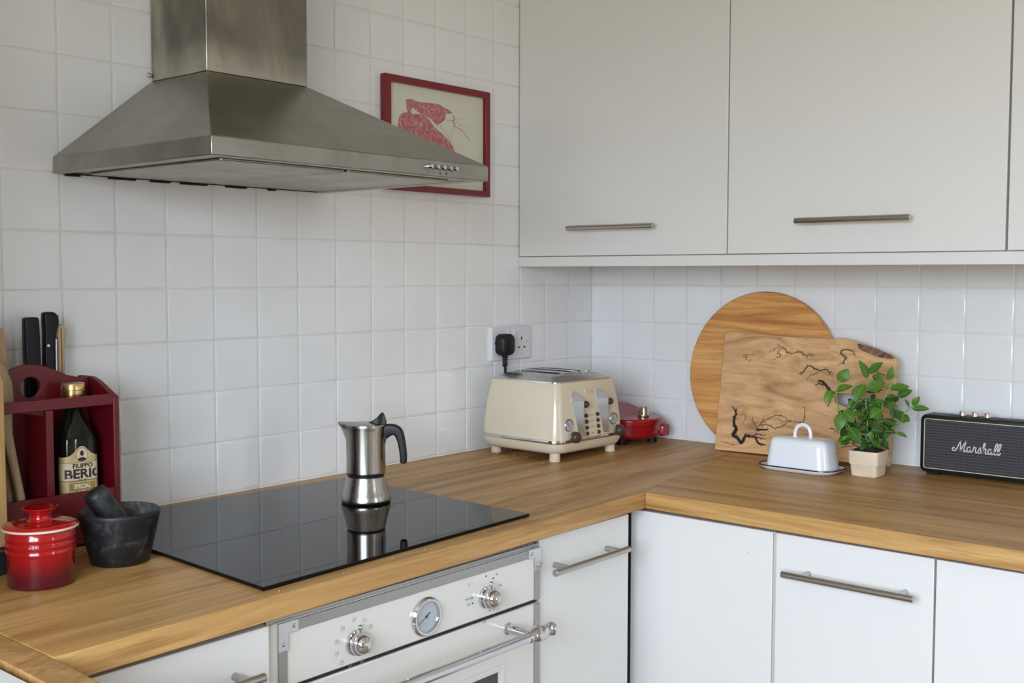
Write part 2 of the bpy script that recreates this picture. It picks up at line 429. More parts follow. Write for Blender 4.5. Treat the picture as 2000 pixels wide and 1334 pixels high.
# traced outlines in metres on their own flat surfaces
BOARD= [(-0.0008, -0.0), (0.0027, 0.2928), (0.0619, 0.2911), (0.117, 0.2881), (0.1967, 0.2849), (0.2731, 0.2855), (0.3101, 0.2881), (0.3373, 0.2821), (0.3595, 0.276), (0.4198, 0.2568), (0.4345, 0.2461), (0.435, 0.0078)]
HOLE= [(0.3004, 0.1615), (0.3322, 0.1614), (0.3686, 0.1571), (0.3952, 0.1498), (0.4006, 0.1399), (0.3896, 0.131), (0.3588, 0.1297), (0.3224, 0.1315), (0.2998, 0.138), (0.2952, 0.1494)]
BARK= [(0.3426, 0.2765), (0.3718, 0.2707), (0.402, 0.2617), (0.4248, 0.2525), (0.431, 0.2459), (0.4149, 0.2451), (0.3876, 0.2495), (0.3608, 0.2586), (0.3458, 0.2661)]
CRACKS= [([(0.0545, 0.2388), (0.0606, 0.2365), (0.0721, 0.2371), (0.0921, 0.2399)], 0.00061), ([(0.0578, 0.2351), (0.064, 0.2301), (0.0688, 0.2251), (0.0777, 0.223)], 0.0005), ([(0.1423, 0.2662), (0.1524, 0.2615), (0.1611, 0.2581), (0.1683, 0.2545), (0.1716, 0.2483), (0.1841, 0.2463), (0.1975, 0.25), (0.2056, 0.2512), (0.2142, 0.2452), (0.2226, 0.2418), (0.2289, 0.2459), (0.2358, 0.2438), (0.2424, 0.2453)], 0.00121), ([(0.1611, 0.2581), (0.1532, 0.2526), (0.1467, 0.2471), (0.1554, 0.2424), (0.1545, 0.2372), (0.1437, 0.2328), (0.1359, 0.226)], 0.00061), ([(0.1524, 0.2615), (0.1391, 0.2545), (0.1256, 0.2474)], 0.0004), ([(0.1841, 0.2463), (0.178, 0.2371)], 0.0004), ([(0.3409, 0.2477), (0.3352, 0.256), (0.3285, 0.2601), (0.3156, 0.2612), (0.3056, 0.2583), (0.3056, 0.2509), (0.3142, 0.2463), (0.3197, 0.2417), (0.3137, 0.2364), (0.3117, 0.2302), (0.3028, 0.2285)], 0.00161), ([(0.2056, 0.2017), (0.2112, 0.1995), (0.2175, 0.2049), (0.2246, 0.2167), (0.2338, 0.2197), (0.2436, 0.214), (0.2572, 0.2098), (0.2675, 0.2128), (0.2767, 0.2121), (0.2811, 0.2062), (0.2903, 0.2055)], 0.00182), ([(0.2572, 0.2098), (0.2499, 0.2018), (0.233, 0.1958), (0.2287, 0.1829)], 0.00081), ([(0.3146, 0.2094), (0.3223, 0.2086), (0.328, 0.2016), (0.3275, 0.1917)], 0.00121), ([(0.2538, 0.1858), (0.2645, 0.1852), (0.2757, 0.176), (0.2884, 0.1644), (0.2978, 0.1602)], 0.00363), ([(0.2468, 0.1741), (0.2596, 0.1799), (0.2705, 0.1756)], 0.00161), ([(0.2757, 0.176), (0.2799, 0.1564), (0.2763, 0.1363)], 0.00121), ([(0.2845, 0.1642), (0.2911, 0.1473), (0.2823, 0.1268)], 0.00161), ([(0.3937, 0.2285), (0.3882, 0.2197), (0.3949, 0.2129), (0.405, 0.2086), (0.4124, 0.2079)], 0.00121), ([(0.3937, 0.2285), (0.4063, 0.2244)], 0.00081), ([(0.3586, 0.1669), (0.3734, 0.1691), (0.3883, 0.169), (0.4003, 0.1734), (0.4075, 0.1751)], 0.00242), ([(0.0446, 0.1028), (0.0513, 0.0929), (0.0464, 0.082), (0.0478, 0.0663), (0.0546, 0.0565), (0.0497, 0.0455), (0.0472, 0.0401), (0.061, 0.0335), (0.0691, 0.0239), (0.0758, 0.0298), (0.0807, 0.0407), (0.0949, 0.042), (0.1035, 0.0428)], 0.00484), ([(0.0949, 0.042), (0.1065, 0.0406), (0.1131, 0.0309), (0.1221, 0.0253), (0.1362, 0.0255)], 0.00283), ([(0.1035, 0.0428), (0.1123, 0.0398), (0.1351, 0.0382)], 0.00161), ([(0.1035, 0.0428), (0.1094, 0.0563), (0.1154, 0.0698), (0.1259, 0.0797), (0.1419, 0.0901), (0.1607, 0.0981), (0.1747, 0.0967), (0.189, 0.089), (0.1973, 0.0885)], 0.00101), ([(0.1094, 0.0563), (0.1055, 0.0689), (0.0959, 0.081), (0.0966, 0.0888)], 0.00101), ([(0.1154, 0.0698), (0.1227, 0.0833), (0.1263, 0.0913)], 0.00081), ([(0.1154, 0.0698), (0.1264, 0.0733), (0.1434, 0.0723), (0.155, 0.0669), (0.1712, 0.0722), (0.1869, 0.0825), (0.1973, 0.0885)], 0.00121), ([(0.1094, 0.0563), (0.1134, 0.0593), (0.1331, 0.0611), (0.1386, 0.0629)], 0.00242), ([(0.1032, 0.0454), (0.1115, 0.0488), (0.1344, 0.0458)], 0.00141), ([(0.1973, 0.0885), (0.2111, 0.0859), (0.2193, 0.0854), (0.2271, 0.0886), (0.2271, 0.1049), (0.2281, 0.1251)], 0.00121), ([(0.2107, 0.0909), (0.1959, 0.1048)], 0.00061), ([(0.2271, 0.0886), (0.2397, 0.0984)], 0.0005), ([(0.189, 0.089), (0.1757, 0.0841), (0.1556, 0.0925)], 0.00061), ([(0.0379, 0.1115), (0.0446, 0.1028), (0.0612, 0.1133)], 0.00061), ([(0.0553, 0.0971), (0.0699, 0.097)], 0.0005), ([(0.0746, 0.0935), (0.0768, 0.0845), (0.0721, 0.0724)], 0.00061), ([(0.0472, 0.0401), (0.0336, 0.0283)], 0.00061), ([(0.0148, 0.0225), (0.0389, 0.0183), (0.0682, 0.0173)], 0.0004), ([(0.3382, 0.0556), (0.3501, 0.0483), (0.3629, 0.0459)], 0.00101), ([(0.3205, 0.0367), (0.3405, 0.0424), (0.3578, 0.0466)], 0.00101), ([(0.2929, 0.0758), (0.2964, 0.0798), (0.3044, 0.0769), (0.3089, 0.0699)], 0.00101)]
ART1= [(-0.7192, 1.7328), (-0.7019, 1.7356), (-0.6824, 1.7324), (-0.6428, 1.7334), (-0.6165, 1.7346), (-0.5981, 1.729), (-0.5795, 1.7247), (-0.5711, 1.7193), (-0.5899, 1.7158), (-0.594, 1.7025), (-0.6023, 1.696), (-0.6187, 1.6872), (-0.6309, 1.693), (-0.6429, 1.7001), (-0.6708, 1.7054), (-0.6981, 1.7175), (-0.7059, 1.7043), (-0.7155, 1.7101)]
ART2= [(-0.7444, 1.6648), (-0.7423, 1.684), (-0.7347, 1.6984), (-0.7155, 1.7046), (-0.6923, 1.7031), (-0.6708, 1.704), (-0.6449, 1.6943), (-0.6309, 1.6818), (-0.6106, 1.6711), (-0.59, 1.6604), (-0.5692, 1.6437), (-0.5608, 1.6287), (-0.563, 1.6084), (-0.6026, 1.5982), (-0.6633, 1.6075), (-0.7217, 1.637)]
LW= [([(-0.7058, 1.718), (-0.6708, 1.7054), (-0.6429, 1.6973), (-0.6309, 1.6818), (-0.6024, 1.6677), (-0.5817, 1.6526)], 0.0016), ([(-0.6941, 1.7358), (-0.6785, 1.7239), (-0.6548, 1.7197), (-0.6389, 1.7089)], 0.0008), ([(-0.6709, 1.6694), (-0.6738, 1.6802), (-0.6629, 1.6952)], 0.002), ([(-0.7347, 1.697), (-0.7376, 1.6818), (-0.7311, 1.6661), (-0.7139, 1.6583)], 0.001), ([(-0.6925, 1.6686), (-0.6847, 1.6597), (-0.6789, 1.6506)], 0.0012), ([(-0.643, 1.6722), (-0.6391, 1.6585), (-0.6432, 1.6428)], 0.0008), ([(-0.7154, 1.7251), (-0.7116, 1.7146), (-0.702, 1.7047)], 0.0008), ([(-0.6468, 1.7276), (-0.6388, 1.7201), (-0.6104, 1.7276)], 0.0008), ([(-0.6066, 1.6432), (-0.5963, 1.6371)], 0.002)]
LR= [([(-0.5607, 1.6889), (-0.5395, 1.6839), (-0.518, 1.6701), (-0.5051, 1.6567)], 0.0011), ([(-0.5564, 1.7008), (-0.5395, 1.694), (-0.5202, 1.6909), (-0.505, 1.7004)], 0.0004), ([(-0.5585, 1.7135), (-0.5437, 1.7079), (-0.5266, 1.7105)], 0.0005), ([(-0.5711, 1.7221), (-0.5543, 1.724)], 0.0004), ([(-0.5919, 1.7155), (-0.5732, 1.719), (-0.5628, 1.7088), (-0.5586, 1.6891)], 0.0007), ([(-0.6105, 1.6895), (-0.6024, 1.679), (-0.5859, 1.6679), (-0.5776, 1.6516), (-0.5723, 1.6563), (-0.5754, 1.666)], 0.0008), ([(-0.5586, 1.6891), (-0.5712, 1.6764), (-0.5775, 1.6644)], 0.0004), ([(-0.594, 1.7025), (-0.5816, 1.701), (-0.5691, 1.7024)], 0.0005), ([(-0.5669, 1.7112), (-0.5607, 1.7061), (-0.5691, 1.6995), (-0.5586, 1.6949), (-0.567, 1.6869)], 0.0018)]
def smooth2(pts):
    return [(p.x, p.y) for p in smooth_path([(q[0], q[1], 0) for q in pts + [pts[0]]], 2)[:-1]]

T3 = Matrix.Translation
def off(loc): return T3(-Vector(loc))

# ================================================================ the room
TP = 0.102; RH = 0.09992; Z0 = 1.8128
def tile_wall(name, along, x0, x1, z0, z1, start, pitch, seed):
    """hand-finished white tiles on a grout bed; along = 0: wall y=0, along = 1: wall x=0"""
    rnd = random.Random(seed)
    b = MB()
    def P3(u, z, d): return (u, -d, z) if along == 0 else (-d, u, z)
    # grout bed (slab with real thickness)
    a = P3(x0, z0, -0.10); c = P3(x1, z1, 0.0)
    b.mi = 1; b.box(a, c); b.mi = 0
    def cols(start, pitch):
        k = 0; L = []
        u = start
        while u > x0: L.append(u); u -= pitch
        return L
    us = [x1] + cols(start, pitch) + [x0]
    zs = [Z0 + 8*RH - i*RH for i in range(40)]
    zs = [z for z in zs if z0 < z < z1]; zs = [z1] + zs + [z0]
    h = 0.0015
    for ua, ub in zip(us, us[1:]):
        for za, zb in zip(zs, zs[1:]):
            if ua - ub < 0.012 or za - zb < 0.008: continue
            g = 0.0012
            l, r, lo, hi = ub + g + rnd.uniform(0, .0006), ua - g - rnd.uniform(0, .0006), zb + g + rnd.uniform(0, .0006), za - g - rnd.uniform(0, .0006)
            tx, tz, dd = rnd.uniform(-.0004, .0004), rnd.uniform(-.0004, .0004), rnd.uniform(0, .0004)
            rings = []
            for ins, ht in ((0, 0.0), (0.0, h*0.45), (0.0009, h*0.80), (0.0028, h*0.97), (0.007, h*1.03)):
                ring = []
                for uu, zz in ((l+ins, lo+ins), (r-ins, lo+ins), (r-ins, hi-ins), (l+ins, hi-ins)):
                    su = (uu - (l+r)/2)/0.05; sz = (zz - (lo+hi)/2)/0.05
                    ring.append(P3(uu, zz, max(0.0, ht + (dd + tx*su + tz*sz if ht > 0 else 0))))
                rings.append(ring)
            b.loft(rings, False, True)
    return structure(b.build(name, [M['tile'], M['grout']], smooth=50, merge=False))
tile_wall('wall_back', 0, XL, 0.0, 0.0, ZC, -0.105, TP, 3)
tile_wall('wall_right', 1, YF, 0.0, 0.0, ZC, -0.105, 0.1007, 5)

def wall_hole(name, plane, c0, lo, hi, hlo, hhi, t):
    """plastered wall with one opening; plane 0: x = c0, 1: y = c0"""
    b = MB()
    outer = [(lo[0], lo[1]), (hi[0], lo[1]), (hi[0], hi[1]), (lo[0], hi[1])]
    hole = [(hlo[0], hlo[1]), (hhi[0], hlo[1]), (hhi[0], hhi[1]), (hlo[0], hhi[1])]
    fn = (lambda u, v_, t_: (t_, u, v_)) if plane == 0 else (lambda u, v_, t_: (u, t_, v_))
    b.plate(outer, [hole], fn, c0, c0 - t)
    return structure(b.build(name, M['plaster'], smooth=0))
WL = ((-2.85, 0.95), (-0.95, 2.07))       # opening in the left wall (y, z)
WF = ((-0.95, 0.60), (-0.65, 2.10))       # opening in the front wall (x, z)
wall_hole('wall_left', 0, XL, (YF, 0), (0, ZC), WL[0], WL[1], 0.12)
wall_hole('wall_front', 1, YF, (XL, 0), (0, ZC), WF[0], WF[1], 0.12)
structure(MB().box((XL - .12, YF - .12, -0.1), (0.1, 0.1, 0)).build('floor', M['floor'], smooth=0))
structure(MB().box((XL - .12, YF - .12, ZC), (0.1, 0.1, ZC + 0.1)).build('ceiling', M['ceiling'], smooth=0))
def window(name, plane, c0, lo, hi, bars_v, bars_h):
    b = MB()
    fn = (lambda u, v_, t_: (t_, u, v_)) if plane == 0 else (lambda u, v_, t_: (u, t_, v_))
    def bx(u0, v0, u1, v1): b.box(fn(u0, v0, c0 - .09), fn(u1, v1, c0 - .03))
    f = 0.045
    bx(lo[0], lo[1], hi[0], lo[1]+f); bx(lo[0], hi[1]-f, hi[0], hi[1]); bx(lo[0], lo[1]+f, lo[0]+f, hi[1]-f); bx(hi[0]-f, lo[1]+f, hi[0], hi[1]-f)
    for u in bars_v: bx(u-.02, lo[1]+f, u+.02, hi[1]-f)
    for v_ in bars_h:
        us = [lo[0]+f] + [x for u in bars_v for x in (u-.02, u+.02)] + [hi[0]-f]
        for a, c in zip(us[::2], us[1::2]): bx(a, v_-.02, c, v_+.02)
    return structure(b.build(name, M['cabinet'], smooth=0))
window('window_1', 0, XL, WL[0], WL[1], [-1.9], [])
structure(MB().box((-2.20, -0.51, 0), (-2.05, 0.0, ZC)).build('added_shade_nib', M['plaster'], None, 0))  # unseen stub added to keep window light off the back wall's left end
window('window_2', 1, YF, WF[0], WF[1], [], [1.45])
lampo = empty('ceiling_lamp', 'round white flush ceiling lamp', 'lamp', (-1.9, -1.9, ZC))
MB().lathe([(0.20, 0), (0.20, -0.03), (0.16, -0.07), (0.02, -0.085)]).build('lamp_shade', M['lamp'], lampo)

# ================================================================ worktops
WT, WB = 0.91, 0.877
fA = [(-1.885, -0.640), (-0.653, -0.614)]
b = MB()
b.prism([(-1.885, -0.002), (-1.885, -0.640), (-0.653, -0.614), (-0.5535, -0.585), (-0.002, -0.487), (-0.002, -0.002)], 2, WB, WT)
tag(b.build('worktop', M['oak_x'], smooth=0, bevel=0.0015), 'oak worktop along the hood wall, carrying the black hob and the cream toaster', 'worktop', 'oak worktops')
b = MB()
b.prism([(-0.653, -0.6145), (-0.672, -1.90), (-0.002, -1.90), (-0.002, -0.4875), (-0.5535, -0.5855)], 2, WB, WT)
tag(b.build('worktop', M['oak_y'], smooth=0, bevel=0.0015), 'oak worktop under the chopping boards, butter dish and black speaker', 'worktop', 'oak worktops')
b = MB()
b.prism([(-1.886, -0.002), (-2.045, -0.002), (-2.045, -0.51), (-1.926, -0.51), (-1.9325, -1.0), (-1.900, -1.0), (-1.8865, -0.66)], 2, WB, WT)
tag(b.build('worktop', M['oak_end'], smooth=0, bevel=0.0015), 'narrow oak worktop strip beside the white sink at the bottom left corner', 'worktop', 'oak worktops')
# sink
sk = empty('sink', 'white ceramic sink corner behind the narrow oak strip, bottom left of the photo', 'sink', (-2.24, -0.75, 0.66))
b = MB(off((-2.24, -0.75, 0.66)))
o_ = rect2(0.612, 0.46, 0.03, 4, -2.242, -0.75); i_ = rect2(0.53, 0.40, 0.05, 4, -2.243, -0.75); i2 = rect2(0.49, 0.36, 0.06, 4, -2.243, -0.75)
b.loft([[(x, y, 0.66) for x, y in o_], [(x, y, 0.9045) for x, y in o_], [(x, y, 0.9085) for x, y in rect2(0.606, 0.452, 0.03, 4, -2.242, -0.75)], [(x, y, 0.9085) for x, y in i_], [(x, y, 0.70) for x, y in i2]])
b.build('basin', M['sink'], sk, 30)

# ================================================================ base cabinets
def bar_handle(parent, p0, p1, wall_pts, r=0.0062, pr=0.0055):
    b = MB(parent_off(parent)); b.tube([p0, p1], r, 18); h = b.build('handle', M['handle'], parent, 40, bevel=0.0006)
    for a, c in wall_pts:
        b = MB(parent_off(parent)); b.tube([a, c], pr, 14); b.build('mount', M['handle'], h)
    return h
def parent_off(o):
    loc = Vector((0, 0, 0))
    while o is not None: loc += o.location; o = o.parent
    return T3(-loc)
def cabinet(label, loc, body, door, name='base_cabinet', dcol='cabinet', group=None, dname='door', back_gap=None):
    c = empty(name, label, 'cabinet', loc, 0, 'white wall cabinets' if name == 'wall_cabinet' else 'white base cabinets')
    MB(off(loc)).box(*body).build('carcass', M['cabinet_in'], c, 0)
    d = MB(off(loc)).box(*door).build(dname, M[dcol], c, 40, bevel=0.0013)
    return c, d
YD = -0.600
# left of the oven
c, d = cabinet('white base cabinet left of the oven, only its top corner showing', (-1.73, -0.3, 0.0),
    ((-1.884, -0.575, 0.10), (-1.572, -0.03, 0.872)), ((-1.883, -0.620, 0.13), (-1.5735, -0.598, 0.866)))
bar_handle(d, (-1.80, -0.652, 0.812), (-1.606, -0.652, 0.812), [((-1.775, -0.619, 0.812), (-1.775, -0.650, 0.812)), ((-1.630, -0.619, 0.812), (-1.630, -0.650, 0.812))])
# right of the oven
c, d = cabinet('white base cabinet between the oven and the inner corner, with slanting-looking bar handle', (-0.83, -0.3, 0.0),
    ((-0.968, -0.575, 0.10), (-0.700, -0.03, 0.872)), ((-0.9685, -0.600, 0.13), (-0.689, -0.580, 0.870)))
c['label'] = 'white base cabinet between the oven and the inner corner, with a steel bar handle'
bar_handle(d, (-0.969, -0.636, 0.8155), (-0.740, -0.636, 0.8155), [((-0.925, -0.599, 0.8155), (-0.925, -0.634, 0.8155)), ((-0.765, -0.599, 0.8155), (-0.765, -0.634, 0.8155))])
# right leg
XD = -0.640
c, d = cabinet('plain white corner base cabinet panel without any handle, under the worktop joint', (-0.34, -0.73, 0.0),
    ((-0.600, -0.888, 0.10), (-0.03, -0.620, 0.872)), ((XD, -0.8855, 0.13), (XD + 0.019, -0.572, 0.8685)), dname='front_panel')
for yy, zz, hh in ((-0.8355, 0.8225, .004), (-0.8555, 0.8225, .003)):
    MB(off((-0.34, -0.73, 0))).box((XD - .0003, yy - .0006, zz - hh/2), (XD, yy + .0006, zz + hh/2)).build('scuff_mark', M['print_grey'], d, 0)
b = MB(off((-0.34, -0.73, 0))); b.box((XD + 0.003, -0.8915, 0.13), (XD + .018, -0.8862, 0.8685)); b.build('filler_strip', M['filler'], c, 0)
c, d = cabinet('white base cabinet with a long steel bar handle, under the potted mint', (-0.34, -1.037, 0.0),
    ((-0.600, -1.182, 0.10), (-0.03, -0.892, 0.872)), ((XD, -1.1800, 0.13), (XD + 0.019, -0.8925, 0.8685)), dname='drawer_front')
bar_handle(d, (-0.674, -0.921, 0.8035), (-0.674, -1.159, 0.8035), [((XD + .001, -0.957, 0.8035), (-0.672, -0.957, 0.8035)), ((XD + .001, -1.133, 0.8035), (-0.672, -1.133, 0.8035))])
c, d = cabinet('white base cabinet under the black speaker, at the right edge of the photo', (-0.34, -1.48, 0.0),
    ((-0.600, -1.782, 0.10), (-0.03, -1.184, 0.872)), ((XD, -1.780, 0.13), (XD + 0.019, -1.1835, 0.8685)))
for nm, a, c_ in (('plinth', (-1.884, -0.55, 0.0), (-1.572, -0.53, 0.10)), ('plinth', (-0.968, -0.55, 0.0), (-0.58, -0.53, 0.10)), ('plinth', (-0.58, -1.78, 0.0), (-0.56, -0.53, 0.10))):
    o = MB().box(a, c_).build(nm, M['cabinet'], None, 0)
    tag(o, {(-1.884): 'white plinth board under the cabinet left of the oven', (-0.968): 'white plinth board under the cabinet right of the oven', (-0.58): 'white plinth board under the right-hand run of cabinets'}[a[0]], 'plinth', 'white plinth boards')

# ================================================================ wall cabinets
XW = -0.316
wcs = [((-0.600, -0.002), (-0.5985, -0.004), 'white wall cabinet in the corner beside the red picture, shorter bar handle', (-0.178, -0.425)),
       ((-1.184, -0.600), (-1.1825, -0.6015), 'white wall cabinet above the chopping boards and mint, longer bar handle', (-0.774, -1.014)),
       ((-1.780, -1.184), (-1.778, -1.1865), 'white wall cabinet cut off at the right edge, above the black speaker', (-1.36, -1.60))]
for (y0, y1), (d0, d1), lab, (h0, h1) in wcs:
    c, d = cabinet(lab, (-0.15, (y0+y1)/2, 1.3855), ((XW + .019, y0, 1.3855), (-0.002, y1, 2.12)), ((XW, d0, 1.3865), (XW + .0175, d1, 2.118)), name='wall_cabinet')
    bar_handle(d, (-0.345, h0, 1.4525), (-0.345, h1, 1.4525), [((XW + .001, h0 - .03, 1.4525), (-0.343, h0 - .03, 1.4525)), ((XW + .001, h1 + .03, 1.4525), (-0.343, h1 + .03, 1.4525))])
o = MB().box((XW - .002, -1.78, 1.3605), (XW + .016, -0.003, 1.3845)).build('pelmet', M['cabinet'], None, 40, bevel=0.001)
tag(o, 'long white pelmet strip under the wall cabinets', 'pelmet')

# ================================================================ range hood
HL = (-1.245, -0.2, 1.511)
hood = empty('range_hood', 'stainless steel pyramid range hood above the black hob', 'range hood', HL)
xa, xb, yf = -1.545, -0.950, -0.462
zb, zt, zp = 1.511, 1.5385, 1.688
cx0, cx1, cyf = -1.355, -1.135, -0.175
b = MB(off(HL))
def rr(x0, x1, yy, z): return [(x0, yy, z), (x1, yy, z), (x1, -0.003, z), (x0, -0.003, z)]
b.loft([rr(xa+.024, xb-.024, yf+.024, zb+.0030), rr(xa+.022, xb-.022, yf+.022, zb), rr(xa, xb, yf, zb), rr(xa, xb, yf, zt), rr(cx0-.002, cx1+.002, cyf-.002, zp), rr(cx0, cx1, cyf, zp)])
b.build('canopy', M['hood'], hood, 20, bevel=0.0015)
b = MB(off(HL)); b.loft([rr(cx0, cx1, cyf, zp + .001), rr(cx0, cx1, cyf, ZC - 0.002)])
b.build('chimney', M['chimney'], hood, 20, bevel=0.002)
for x0, x1 in ((xa + .050, (xa+xb)/2 - .003), ((xa+xb)/2 + .003, xb - .050)):
    b = MB(off(HL)); y0, y1 = yf + .050, -0.030
    z = zb + .0012
    b.loft([[(u, v_, zz) for u, v_ in rect2(x1-x0-g_, y1-y0-g_, 0.006, 3, (x0+x1)/2, (y0+y1)/2)] for zz, g_ in ((z + .001, 0), (z - .0012, 0), (z - .0020, .002), (z - .0020, .022), (z - .0008, .026), (z - .0008, .05))])
    b.build('grease_filter', M['filter'], hood, 20)
for i in range(5):
    x = -1.1083 + i*0.0157
    b = MB(off(HL)); b.lathe([(0.0049, 0.0), (0.0049, -.003), (0.0040, -.004), (0.0040, -.0105), (0.0032, -.012)], (x, yf, 1.5268), 1, 16)
    b.build('push_button', M['chrome'], hood, 35)
yy = yf - .0004
def icon_fn(x, z): return lambda u, v_, t: (x + u, yy - t, z + v_)
for i in range(5):
    b = MB(off(HL)); x = -1.1083 + i*0.0157; fn = icon_fn(x, 1.5172)
    if i in (0, 4):
        b.ribbon([(.0015*math.cos(a), .0015*math.sin(a)) for a in [k*PI/5 for k in range(11)]], .0004, fn, 0, False)
    else:
        for k in range(3 + (i > 1)):
            a = k*2*PI/(3 + (i > 1)) + PI/2
            b.ribbon([(0, 0), (.0022*math.cos(a), .0022*math.sin(a))], .0007 + .0004*(i-1), fn, 0, False)
    b.build('button_icon', M['dial_mark'], hood, 0)
b = MB(off(HL)); b.lathe([(0.0045, 0), (0.0045, -.002), (.002, -.0035)], (cx0 - .006, -0.004, zp + .012), 1, 12); b.build('fixing_screw', M['rivet_metal'], hood)
for x0, x1 in ((-1.525, -1.50), (-1.445, -1.395), (-1.362, -1.325), (-1.300, -1.245), (-1.200, -1.155), (-1.10, -1.085)):
    MB(off(HL)).box((x0, -0.012, zb - .0035), (x1, -0.0035, zb)).build('rubber_seal', M['black_plastic'], hood, 0)

# ================================================================ hob
hq = [(-1.573, -0.607), (-0.977, -0.584), (-0.957, -0.066), (-1.541, -0.030)]
hc_ = (-1.262, -0.322, WT)
o = MB(off(hc_)).prism(hq, 2, WT + .0006, WT + .0062).build('induction_hob', M['black_glass'], None, 0, bevel=0.0012)
o.location = hc_
tag(o, 'flat black ceramic glass hob set on the oak worktop', 'hob')

# ================================================================ oven
OL = (-1.2713, -0.3, 0.13)
ov = empty('oven', 'cream white built-in oven with chrome knobs and thermometer', 'oven', OL)
yo = -0.606; ox0, ox1 = -1.567, -0.9756; otop = 0.8605
mo = off(OL)
MB(mo).box((ox0+.006, -0.60, 0.14), (ox1-.006, -0.03, 0.868)).build('housing', M['trim'], ov, 0)
b = MB(mo); b.box((ox0, yo, 0.7665), (ox1, -0.585, otop))
cp = b.build('control_panel', M['oven_enamel'], ov, 40, bevel=0.0025)
b = MB(mo)
tl, tr, tw = -1.5495, ox1 - .0005, 0.0155
b.prism([(tl, .7668), (tl+tw, .7668), (tl+tw, otop-.001-tw), (tr-tw, otop-.001-tw), (tr-tw, .7668), (tr, .7668), (tr, otop-.001), (tl, otop-.001)], 1, yo - .0022, yo + .001)
b.build('trim_frame', M['trim'], cp, 0, bevel=0.0005)
b = MB(mo); b.box((ox0, yo + .002, otop - .0005), (ox1, -0.59, otop + .006)); b.build('top_flange', M['trim'], ov, 0, bevel=0.001)
for sx_ in (0, 1):
    b = MB(mo); L_ = [(0, 0), (.034, 0), (.034, -.0165), (.0165, -.0165), (.0165, -.040), (0, -.040)]
    pts = [((tl - .0005 + u) if sx_ == 0 else (tr + .0005 - u), otop - .0005 + v_) for u, v_ in L_]
    b.prism(pts, 1, yo - .0042, yo - .0020); br = b.build('corner_bracket', M['bracket'], cp, 0, bevel=0.0004)
    for u, v_ in ((.026, -.008), (.008, -.031)):
        xx = (tl + u) if sx_ == 0 else (tr - u)
        b = MB(mo); b.lathe([(.0033, -.0), (.0033, -.0006), (.002, -.0016), (.0004, -.002)], (xx, yo - .0042, otop + v_), 1, 14); b.build('screw', M['chrome'], br)
def knob(x, z):
    k = MB(mo).lathe([(.0185, .001), (.0185, -.005), (.0150, -.0065), (.0145, -.0085)], (x, yo, z), 1, 36).build('knob', M['chrome'], cp, 35)
    b = MB(mo); b.lathe([(.0155, -.0085), (.0172, -.010), (.0172, -.014), (.0150, -.0155)], (x, yo, z), 1, 36)
    b.sphere((x, yo - .0165, z), .0150, 28, 16, (1, .95, 1))
    b.tube([(x, yo - .0125, z + .015), (x, yo - .0125, z + .0215)], .0028, 10)
    b.sphere((x, yo - .0125, z + .0245), .0042, 14, 10)
    b.build('knob_grip', M['chrome'], k, 40)
    return k
knob(-1.409, 0.7985); knob(-1.1185, 0.7985 + .0025)
gx, gz_ = -1.2615, 0.802
g = MB(mo).lathe([(.0315, .001), (.0315, -.004), (.0300, -.006), (.0285, -.0075), (.0255, -.0072), (.0245, -.004), (.0240, -.0015), (.0001, -.0015)], (gx, yo, gz_), 1, 48, False).build('thermometer_ring', M['chrome'], cp, 35)
gd = MB(mo).lathe([(.0241, -.0012), (.0241, -.0020), (.0003, -.0020)], (gx, yo, gz_), 1, 40).build('dial', M['dial'], g, 30)
b = MB(mo); fn = lambda u, v_, t: (gx + u, yo - .0023 - t, gz_ + v_)
b.ribbon([(-.0165, -.0095), (0, 0)], .0011, fn, 0.0003, False); b.ribbon([(0, 0), (.0085, .0055)], .0022, fn, .0003, False)
b.lathe([(.0024, 0), (.0024, -.0012), (.001, -.0016)], (gx, yo - .0023, gz_), 1, 14)
b.build('needle', M['dial_mark'], gd, 0)
b = MB(mo)
for k in range(13):
    a = PI*1.22 - k*PI*1.44/12
    b.ribbon([(.0175*math.cos(a), .0175*math.sin(a)), (.0195*math.cos(a), .0195*math.sin(a))], .0006, fn, 0, False)
for (x_, z_, w_) in ((-.003, -.0095, .005), (.0015, -.0085, .004), (-.001, -.0125, .006), (0, -.0155, .003), (.003, -.012, .002)):
    b.ribbon([(x_ - w_/2, z_), (x_ + w_/2, z_ + .0004)], .0016, fn, 0, True)
b.build('dial_print', M['print_grey'], gd, 0)
fnp = lambda u, v_, t: (u, yo - .0004 - t, v_)
kr, kz = -1.1185, .801
for u, v_ in ((.0, .0355), (.0185, .0280), (-.0345, .006), (-.0330, -.0030), (.010, -.0255), (-.004, -.0350)):
    b = MB(mo); b.face([b.v(fnp(kr + u + .0017*math.cos(k*PI/5), kz + v_ + .0017*math.sin(k*PI/5), 0)) for k in range(10)])
    b.build('scale_dot', M['dial_mark'], cp, 0)
def ring_icon(x, z, r, sq=False):
    b = MB(mo)
    if sq: pts = [(x-r, z-r*.8), (x+r, z-r*.8), (x+r, z+r*.8), (x-r, z+r*.8), (x-r, z-r*.8)]
    else: pts = [(x + r*math.cos(k*PI/7), z + r*math.sin(k*PI/7)) for k in range(15)]
    b.ribbon(pts, .0006, fnp, 0, False)
    b.ribbon([(x-r*.5, z), (x+r, z+.0005)], .0008, fnp, 0, False)
    b.build('panel_icon', M['print_grey'], cp, 0)
kl, kz2 = -1.409, .7985
for ang, sq in ((92, False), (58, True), (28, True), (-38, True), (-68, True), (-105, True), (-135, False), (-165, False), (165, False), (130, False)):
    a = math.radians(ang); ring_icon(kl + .036*math.cos(a), kz2 + .034*math.sin(a), .0033, sq)
ring_icon(kr + .032, kz - .027, .0042, True); ring_icon(kr - .042, kz + .030, .0030)
